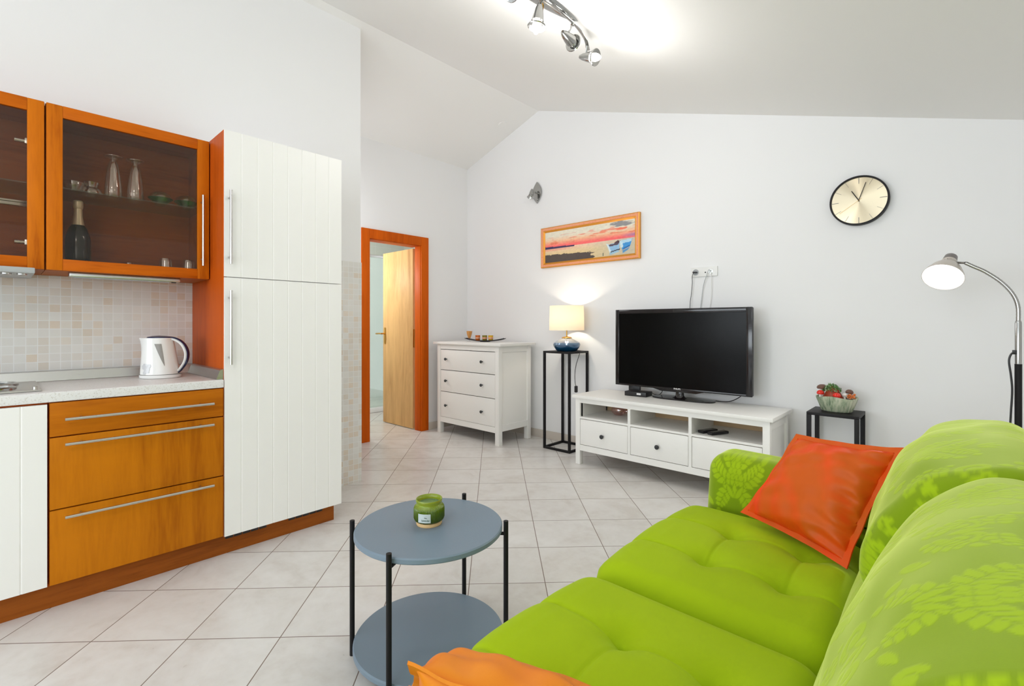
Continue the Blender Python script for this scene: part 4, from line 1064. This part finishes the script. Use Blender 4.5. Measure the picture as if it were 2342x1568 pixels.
bm = B(); lathe(bm, [(.062, .08), (.05, .10), (.032, .135), (.01, .155), (0, .156)], c+Vector((-.02, .005, 0)), sx=1, sy=.6, seg=24); obj('gnome_house', bm, M['roofred'], t)
q = random.Random(11)
for nm, mt, cx_, sx_, cnt in (('foliage', 'leafgreen', -.022, .05, 110), ('pale_foliage', 'leafpale', -.03, .046, 60)):
    bm = B()
    for i in range(cnt*2):
        a = q.random()*2*PI; rr_ = sx_*math.sqrt(q.random()); zz = .158-.25*rr_*rr_/.05*.25-.06*(rr_/sx_)**2*.6+q.random()*.012
        p = c+Vector((cx_+rr_*math.cos(a), rr_*.65*math.sin(a), zz)); d = Vector((q.uniform(-1, 1), q.uniform(-1, 1), q.uniform(.0, 1))).normalized(); s2 = d.orthogonal().normalized()*.004; L_ = q.uniform(.009, .016)
        v = [bm.verts.new(p), bm.verts.new(p+d*L_*.5+s2), bm.verts.new(p+d*L_), bm.verts.new(p+d*L_*.5-s2)]; bm.faces.new(v)
    o = obj(nm, bm, M[mt], t, smooth=False); o['kind'] = 'stuff'
bm = B()
for i in range(45):
    p = c+Vector((.085+q.uniform(-.028, .014), q.uniform(-.045, .02), .09+q.random()*.025)); bmesh.ops.create_icosphere(bm, subdivisions=1, radius=q.uniform(.003, .006), matrix=Matrix.Translation(p))
o = obj('dried_flowers', bm, M['orangebits'], t); o['kind'] = 'stuff'

# ------------------------------------------------------------------ coffee table and candle
cc = Vector((-1.361, 1.04, 0)); t = thing('coffee_table', cc, 'round two-tier slate grey table with black metal legs on the tiled floor', 'coffee table')
for nm, z0, z1, r in (('tabletop', .43, .45, .255), ('lower_shelf', .05, .07, .258)):
    bm = B(); lathe(bm, [(0, z0), (r-.004, z0), (r, z0+.004), (r, z1-.004), (r-.004, z1), (0, z1)], cc, seg=96); obj(nm, bm, M['slate'], t)
for deg in (226, 296, 39, 112):
    a = math.radians(deg); d = Vector((math.cos(a), math.sin(a), 0)); p = cc+d*.2685
    l = obj('leg', cyl(B(), p, p+Vector((0, 0, .468)), .0085, 18), M['black'], t)
    for z in (.424, .044): obj('bracket', cyl(B(), p+Vector((0, 0, z)), p-d*.06+Vector((0, 0, z)), .0058, 10), M['black'], l)
c = Vector((-1.366, 1.041, .4505)); w_ = obj('wooden_lid', lathe(B(), [(0, 0), (.0435, 0), (.045, .003), (.045, .009), (.0435, .012), (0, .012)], c, seg=40), M['lidwood'], loc=c)
tag(w_, 'pale round wooden lid lying under the green candle jar', 'lid')
c = c+Vector((0, 0, .0125)); t = thing('candle_jar', c, 'ribbed green glass candle jar with a pale label on the round grey table', 'candle')
bm = B(); prof = [(.046, 0), (.054, .006), (.0575, .016), (.0575, .055), (.055, .066), (.047, .075), (.0455, .080), (.049, .086), (.0505, .095), (.049, .099), (.0465, .098), (.043, .086), (.043, .078)]
prof = [(r*.92, z*.77) for r, z in prof]
V = []
for k, (r, z) in enumerate(prof):
    rib = .0009 if 1 <= k <= 4 else 0
    V.append([bm.verts.new(c+Vector(((r+rib*math.cos(64*2*PI*i/256))*math.cos(2*PI*i/256), (r+rib*math.cos(64*2*PI*i/256))*math.sin(2*PI*i/256), z))) for i in range(256)])
for A, C3 in zip(V, V[1:]):
    for i in range(256): bm.faces.new((A[i], A[(i+1) % 256], C3[(i+1) % 256], C3[i]))
bm.faces.new(V[0][::-1]); obj('jar', bm, M['jarglass'], t, angle=60)
bm = B(); lathe(bm, [(0, .056), (.0385, .056), (.0395, .06)], c, seg=40); obj('wax', bm, M['wax'], t)
bm = B(); a0 = math.radians(304); half = .42
def lab(i, j, r=.0543):
    a = a0+half*(2*i/16-1)
    return c+Vector((r*math.cos(a), r*math.sin(a), .009+.030*j/4))
grid(bm, lab, 17, 5); lbo = obj('paper_label', bm, M['label'], t, recalc=True)
for s, sz, zz in (('Fine', .0055, .0245), ('Lavender', .0076, .0155)):
    a_ = a0+.10
    o = text('lettering', s, sz, c+Vector((.0550*math.cos(a_), .0550*math.sin(a_), zz)), (PI/2, 0, a_+PI/2), M['ink'], lbo, 'CENTER', .0001)

# ------------------------------------------------------------------ damask motif (a tiling height map drawn from leaves and scrolls)
ND = 448
DX, DY = np.meshgrid((np.arange(ND)+.5)/ND, (np.arange(ND)+.5)/ND, indexing='ij')
DM = np.zeros((ND, ND))
def wrapd(d): return d-np.round(d)
def drop(x, y, a, L_, w, gap=.006):
    dx, dy = wrapd(DX-(x+math.cos(a)*L_/2)), wrapd(DY-(y+math.sin(a)*L_/2))
    tt = (dx*math.cos(a)+dy*math.sin(a))/L_+.5; d = np.abs(-dx*math.sin(a)+dy*math.cos(a))
    wt = w*np.sin(PI*np.clip(tt, 0, 1)**.75)
    DM[(tt > -.04) & (tt < 1.04) & (d < wt+gap)] = 0
    DM[(tt > 0) & (tt < 1) & (d < wt)] = 1
def dot(x, y, r, gap=0.0, v=1):
    dx, dy = wrapd(DX-x), wrapd(DY-y); d = np.hypot(dx, dy)
    if gap: DM[d < r+gap] = 0
    DM[d < r] = v
def both(f, cx, *a):
    f(cx, 1, *a); f(cx, -1, *a)
def frond(cx, s, x, y, a, L_, curl, n, w):
    pts = []
    for i in range(n):
        k = i/(n-1); pts.append((x, y, a, k)); x += math.cos(a)*L_/n; y += math.sin(a)*L_/n; a += curl/n
    for (px_, py_, aa, k) in pts[::-1]:
        l_ = L_*(.42-.24*abs(k-.35))*(1 if k < .95 else .8)
        for sd in (-1, 1):
            an = aa+sd*.85
            dx, dy = math.cos(an), math.sin(an)
            drop(cx+s*px_, py_, math.atan2(dy, s*dx), l_, w)
    an = math.atan2(math.sin(a), s*math.cos(a)); drop(cx+s*x, y, an, L_*.3, w)
    for (px_, py_, aa, k) in pts: dot(cx+s*px_, py_, .0035, 0, 0)
def scroll(cx, s, x, y, r0, a, turns, w0, dirn=1):
    n = 70
    for i in range(n):
        k = i/n; r = r0*(1-.86*k); an = a+dirn*turns*2*PI*k
        dot(cx+s*(x+r*math.cos(an)), y+r*math.sin(an), w0*(1-.55*k)+.003, 0)
    dot(cx+s*x, y, w0*1.2)
for cx, oy in ((.25, 0), (.75, .5)):
    both(lambda c_, s: scroll(c_, s, .10, oy+.10, .062, -2.4, 1.35, .015), cx)
    both(lambda c_, s: scroll(c_, s, .075, oy+.90, .05, 2.2, 1.2, .012, -1), cx)
    both(lambda c_, s: frond(c_, s, .03, oy+.40, .35, .20, .9, 6, .020), cx)
    both(lambda c_, s: frond(c_, s, .03, oy+.36, -.75, .17, -.7, 5, .018), cx)
    both(lambda c_, s: frond(c_, s, .03, oy+.50, 1.15, .16, -.9, 5, .016), cx)
    for k in range(5):
        for m in range(5-k if k else 4):
            n_ = 5-k if k else 4
            xx = cx+(m-(n_-1)/2)*.030; yy = oy+.38+.036*k
            drop(xx, yy, PI/2, .05, .017, .004)
    drop(cx, oy+.30, PI/2, .10, .018); both(lambda c_, s: drop(c_+s*.012, oy+.30, PI/2+s*-.5, .10, .016), cx)
    drop(cx, oy+.62, PI/2, .10, .02); both(lambda c_, s: drop(c_+s*.01, oy+.62, PI/2-s*.6, .085, .016), cx)
    drop(cx, oy+.14, -PI/2, .10, .018); both(lambda c_, s: drop(c_+s*.008, oy+.16, -PI/2+s*.7, .08, .014), cx)
    both(lambda c_, s: drop(c_+s*.16, oy+.22, PI/2-s*1.0, .09, .02), cx)
for cx, oy in ((.25, .85), (.75, .35)):
    both(lambda c_, s: frond(c_, s, .03, oy-.02, .25, .15, 1.0, 5, .015), cx)
    both(lambda c_, s: scroll(c_, s, .19, oy-.06, .035, 1.0, 1.1, .011, -1), cx)
    both(lambda c_, s: frond(c_, s, .05, oy+.13, -.1, .12, .9, 4, .014), cx)
    both(lambda c_, s: drop(c_+s*.02, oy+.05, PI/2-s*.5, .07, .016), cx)
    both(lambda c_, s: dot(c_+s*.05, oy+.21, .017, .006), cx)
    drop(cx, oy+.02, PI/2, .10, .020)
def soft(a):
    return (a+np.roll(a, 1, 0)+np.roll(a, -1, 0)+np.roll(a, 1, 1)+np.roll(a, -1, 1))/5
DM = soft(DM)
def damask(u, v):
    u = (u % 1)*ND-.5; v = (v % 1)*ND-.5
    i = np.floor(u).astype(int); j = np.floor(v).astype(int); fu = u-i; fv = v-j; g = lambda a, b: DM[a % ND, b % ND]
    return (g(i, j)*(1-fu)+g(i+1, j)*fu)*(1-fv)+(g(i, j+1)*(1-fu)+g(i+1, j+1)*fu)*fv
def set_damask(o, u, v):
    at = o.data.attributes.new('damask', 'FLOAT', 'POINT'); at.data.foreach_set('value', damask(np.asarray(u), np.asarray(v)).astype(np.float32))
PU, PV = .37, .44

# ------------------------------------------------------------------ sofa
sofa = thing('sofa', (-.33, .8, 0), 'lime green sofa with tufted seats and damask back in the foreground', 'sofa')
obj('base', rbox(B(), (-.34, .80, .20), (.40, 1.31, .13), .03, (6, 6, 4)), M['seat'], sofa)
for x in (-.66, .04):
    for y in (-.42, 2.04): obj('foot', bx(x-.03, x+.03, y-.03, y+.03, 0, .075, .006), M['black'], sofa)
def seat_cushion(y0, y1):
    yc = (y0+y1)/2; xs = (-.545, -.335); g1, g2 = y0+.335*(y1-y0), y0+.665*(y1-y0); zt0 = .458
    def disp(p):
        q = p.copy()
        k = max(0, min(1, (p.z-.40)/.05))
        fx = (p.x+.80)/.62; fy = (p.y-yc)/((y1-y0)/2)
        q.z += k*(.020*(1-fy*fy)-.006)*(1-.5*abs(fx-.4))
        if p.x < -.70: q.z -= k*.010*((-.70-p.x)/.1)
        d = 0
        for g in (g1, g2):
            seam = math.exp(-((p.y-g)/.006)**2)*.0045*min(1, max(0, (p.x+.79)/.03)) + math.exp(-((p.y-g)/.04)**2)*.005
            d += seam
            for x in xs:
                r2 = ((p.x-x)/.055)**2+((p.y-g)/.05)**2
                d += .020*math.exp(-r2) + .010*math.exp(-r2*6)
        if g1 < p.y < g2:
            for x in xs:
                d += math.exp(-((p.x-x)/.006)**2)*.004+math.exp(-((p.x-x)/.04)**2)*.006
        q.z -= k*d
        if p.x < -.72:                                     # front face puffs out between the seams
            q.x -= .012*(1-fy*fy)*max(0, min(1, (p.z-.27)/.05))
            for g in (g1, g2): q.x += .006*math.exp(-((p.y-g)/.012)**2)
        return q
    bm = B(); rbox(bm, (-.49, yc, .36), (.31, (y1-y0)/2-.002, .10), .075, (120, 140, 8), disp)
    return obj('seat_cushion', bm, M['seat'], sofa, angle=80)
seat_cushion(-.23, .473); seat_cushion(.475, 1.18); seat_cushion(1.182, 1.898)

def back_cushion(y0, y1, prof, ny, seed, rend=.055, name='back_cushion', wk=1.0, bk=1.0):
    P2 = [Vector((p[0], p[1], 0)) for p in prof]; sp = spline(P2, 26); n = len(sp)
    xs = np.array([p.x for p in sp]); zs = np.array([p.y for p in sp])
    ds = np.hypot(np.diff(xs), np.diff(zs)); s = np.concatenate([[0], np.cumsum(ds)])
    tx, tz = np.gradient(xs), np.gradient(zs); l = np.hypot(tx, tz); nx, nz = -tz/l, tx/l           # outward on the front side
    e = 10; k = np.linspace(0, PI/2, e); endy = rend*(1-np.cos(k))
    ys = np.concatenate([y0+endy, np.linspace(y0+rend, y1-rend, ny)[1:-1], (y1-endy)[::-1]])
    dist = np.minimum(ys-y0, y1-ys); dd = np.clip(rend-dist, 0, rend); inset = rend-np.sqrt(np.maximum(0, rend**2-dd**2))
    SS, YY = np.meshgrid(s, ys, indexing='ij')
    wr = vnoise(SS*7+seed, YY*5+3, 20+seed)*.6+vnoise(SS*16, YY*9, 30+seed)*.4
    wr = (wr-.5)*.022*np.clip(SS/.15, 0, 1)
    bel = .018*np.clip(np.sin(PI*(YY-y0)/(y1-y0)), 0, 1)
    off = -inset[None, :]+wr*wk+bel*bk
    X = xs[:, None]+nx[:, None]*off; Z = zs[:, None]+nz[:, None]*off
    bm = B()
    V = grid(bm, lambda i, j: Vector((X[i, j], ys[j], Z[i, j])), n, len(ys))
    bm.faces.new([V[i][0] for i in range(n)][::-1]); bm.faces.new([V[i][-1] for i in range(n)])
    o = obj(name, bm, M['damask'], sofa, angle=80, recalc=True)
    set_damask(o, (YY/PU).ravel(), (SS/PV+.1*seed).ravel())
    return o
prof = [(-.07, .592), (-.10, .60), (-.118, .628), (-.116, .665), (-.102, .715), (-.075, .775), (-.04, .83), (.0, .866), (.05, .890), (.095, .890), (.135, .86), (.16, .79), (.165, .6), (.165, .12)]
panel_prof = [(-.213, .36), (-.202, .44), (-.185, .52), (-.158, .59), (-.115, .66), (-.06, .74), (.0, .79), (.08, .79), (.12, .74), (.13, .6), (.13, .12)]
back_cushion(-.26, 1.915, panel_prof, 420, 0, .04, 'back_panel', .3, 0)
back_cushion(.47, 1.185, prof, 190, 1); back_cushion(-.24, .468, prof, 60, 3)
prof2 = [(x-.032*max(0, min(1, (.06-x)/.06))*(1 if z > .59 else 0), z-(.004 if z > .8 else 0)) for x, z in prof]
back_cushion(1.18, 1.92, prof2, 190, 2)
def arm(y0, y1):
    yc = (y0+y1)/2
    def disp(p):
        q = p.copy(); q.x += .055*max(0, (p.z-.3))*max(0, min(1, (-.35-p.x)/.4))
        if p.z > .5: q.z -= .03*max(0, (p.x+.75))*.6
        return q
    bm = B(); rbox(bm, (-.325, yc, .355), (.425, (y1-y0)/2, .29), .075, (170, 26, 120), disp)
    me = [v.co.copy() for v in bm.verts]
    o = obj('armrest', bm, M['damask'], sofa, angle=80)
    set_damask(o, [p.x/.50+1.49 for p in me], [(p.z+.8*max(0, p.y-yc))/.58-.55 for p in me])
arm(1.905, 2.125)

# ------------------------------------------------------------------ cushions
def pillow(name, c00, c10, c11, c01, T, mat, label, seed, flange=.02, pinch=.05, wr=.012):
    c00, c10, c11, c01 = map(Vector, (c00, c10, c11, c01)); ctr = (c00+c10+c11+c01)/4
    nrm = ((c10-c00).cross(c01-c00)).normalized(); N = 61
    t = thing(name, ctr-Vector((0, 0, .15)), label, 'cushion')
    def bil(u, v): a, b = (u+1)/2, (v+1)/2; return c00*(1-a)*(1-b)+c10*a*(1-b)+c11*a*b+c01*(1-a)*b
    def base(u, v, ex=0.0):
        k = 1-pinch*(1-abs(v)**2.2)*abs(u)**3; m = 1-pinch*(1-abs(u)**2.2)*abs(v)**3
        return bil(u*k*(1+ex), v*m*(1+ex))
    def fn(sg):
        def f(i, j):
            u = -math.cos(PI*i/(N-1)); v = -math.cos(PI*j/(N-1)); u = .5*u+.5*(-1+2*i/(N-1)); v = .5*v+.5*(-1+2*j/(N-1))
            h = max(0, 1-u**4)**.62*max(0, 1-v**4)**.62*(.78+.22*(1-u*u)*(1-v*v))
            ed = 1-min(1-abs(u), 1-abs(v))
            w = math.sin(9*v+7*u*u+seed)*.5+math.sin(17*v-6*u+2*seed)*.3+math.sin(13*u+5*v+seed)*.4
            w += math.sin(23*v+5*u+seed)*1.1*max(0, u)**1.5
            h2 = h*T+wr*w*h**.4*(.25+.75*ed**2)
            if i in (0, N-1) or j in (0, N-1): h2 = 0
            return base(u, v)+nrm*sg*max(0, h2)
        return f
    bm = B(); grid(bm, fn(1), N, N); grid(bm, fn(-1), N, N); bmesh.ops.remove_doubles(bm, verts=bm.verts[:], dist=.0004)
    obj('cover', bm, mat, t, angle=80, recalc=True)
    # flat sewn flange around the edge
    L_ = (c10-c00).length; ex = 2*flange/L_; ring = []
    par = [(-1+2*i/40, -1) for i in range(40)]+[(1, -1+2*i/40) for i in range(40)]+[(1-2*i/40, 1) for i in range(40)]+[(-1, 1-2*i/40) for i in range(40)]
    bm = B()
    def fl(i, j):
        u, v = par[i]; e_ = (-.02, ex, ex, -.02)[j]; wv = .0022*math.sin(i*.55+seed)*(1 if j in (1, 2) else .3)
        return base(u, v, e_)+nrm*((.0022 if j < 2 else -.0022)+wv)
    grid(bm, fl, len(par), 4, wrapu=True, wrapv=True)
    obj('flange', bm, mat, t, angle=50, recalc=True)
    return t
pillow('cushion', (-.535, 1.77, .505), (-.235, 1.615, .49), (-.13, 1.78, .78), (-.395, 1.835, .77), .062, M['pillow_red'], 'burnt orange velvet cushion leaning in the far corner of the sofa', 1.3, .016)
pillow('cushion', (-.73, .51, .485), (-.42, .69, .485), (-.27, .57, .60), (-.55, .395, .675), .06, M['pillow_or'], 'soft orange cushion at the near end of the sofa, cut by the lower picture edge', 2.1, .013, pinch=.09)

# ------------------------------------------------------------------ light
wd = bpy.data.worlds.new('daylight'); S.world = wd; wd.use_nodes = True
bg = wd.node_tree.nodes['Background']; bg.inputs[0].default_value = (.90, .95, 1, 1); bg.inputs[1].default_value = 3.0
def light(name, kind, loc, energy, color=(1,1,1), parent=None, **k):
    l = bpy.data.lights.new(name, kind); l.energy = energy; l.color = color
    for a, v in k.items(): setattr(l, a, v)
    o = bpy.data.objects.new(name, l); COL.objects.link(o)
    if parent: o.parent = parent; o.location = Vector(loc)-origin(parent)
    else: o.location = loc
    return o
o = light('rear_fill_daylight', 'AREA', ((WX0+WX1)/2, YR+.02, (WZ0+WZ1)/2), 205, (.86,.94,1), shape='RECTANGLE', size=WX1-WX0-.1, size_y=WZ1-WZ0-.1); o.rotation_euler = (PI/2, 0, 0)  # daylight panel for the added rear window
o.rotation_euler = (-PI/2, 0, PI)
o = light('side_fill_daylight', 'AREA', (XR-.02, (VY0+VY1)/2, (VZ0+VZ1)/2), 20, (.86,.94,1), shape='RECTANGLE', size=VZ1-VZ0-.1, size_y=VY1-VY0-.1); o.rotation_euler = (0, PI/2, 0)  # fill light at the added side window
cl = bpy.data.objects['ceiling_spotlight']
for p in (cp(-1.62, 1.93, .36), cp(-1.60, 1.68, .34), cp(-1.50, 2.10, .34), cp(-1.48, 2.36, .30)):
    light('bulb_light', 'POINT', p, 7.0, (1,.98,.95), cl, shadow_soft_size=.05)
light('lamp_light', 'POINT', (-2.665, 3.615, 1.215), 24, (1,.88,.70), bpy.data.objects['table_lamp'], shadow_soft_size=.03)
o = light('floor_lamp_light', 'SPOT', mouth+axs*.012, 40, (1,.97,.92), bpy.data.objects['floor_lamp'], spot_size=2.9, spot_blend=.5, shadow_soft_size=.06)
o.rotation_euler = axs.to_track_quat('-Z', 'Y').to_euler()
light('camera_side_fill', 'POINT', (-.55, -.75, 2.25), 35, (.96,.98,1), shadow_soft_size=.16)  # unseen fill added near the camera to even out the room
o = light('recess_fill', 'AREA', (-3.88, YE+.03, 2.0), 8, (.97,.98,1), shape='RECTANGLE', size=.5, size_y=1.0); o.rotation_euler = (-PI/2, 0, PI)  # soft fill added behind the kitchen wall end, lifts the recess corner
light('bathroom_fill', 'POINT', (-5.3, 2.5, 1.85), 46, (1,.98,.95), shadow_soft_size=.15)  # unseen fill added to brighten the bathroom and door leaf

S.view_settings.view_transform = 'Standard'; S.view_settings.look = 'None'; S.view_settings.gamma = 1.0; S.view_settings.use_curve_mapping = False
S.view_settings.exposure = -0.74
S.cycles.max_bounces = 10; S.cycles.diffuse_bounces = 7; S.cycles.glossy_bounces = 4; S.cycles.transmission_bounces = 6; S.cycles.transparent_max_bounces = 12
S.cycles.caustics_reflective = False; S.cycles.caustics_refractive = False; S.cycles.sample_clamp_indirect = 4.0
S.cycles.use_denoising = True
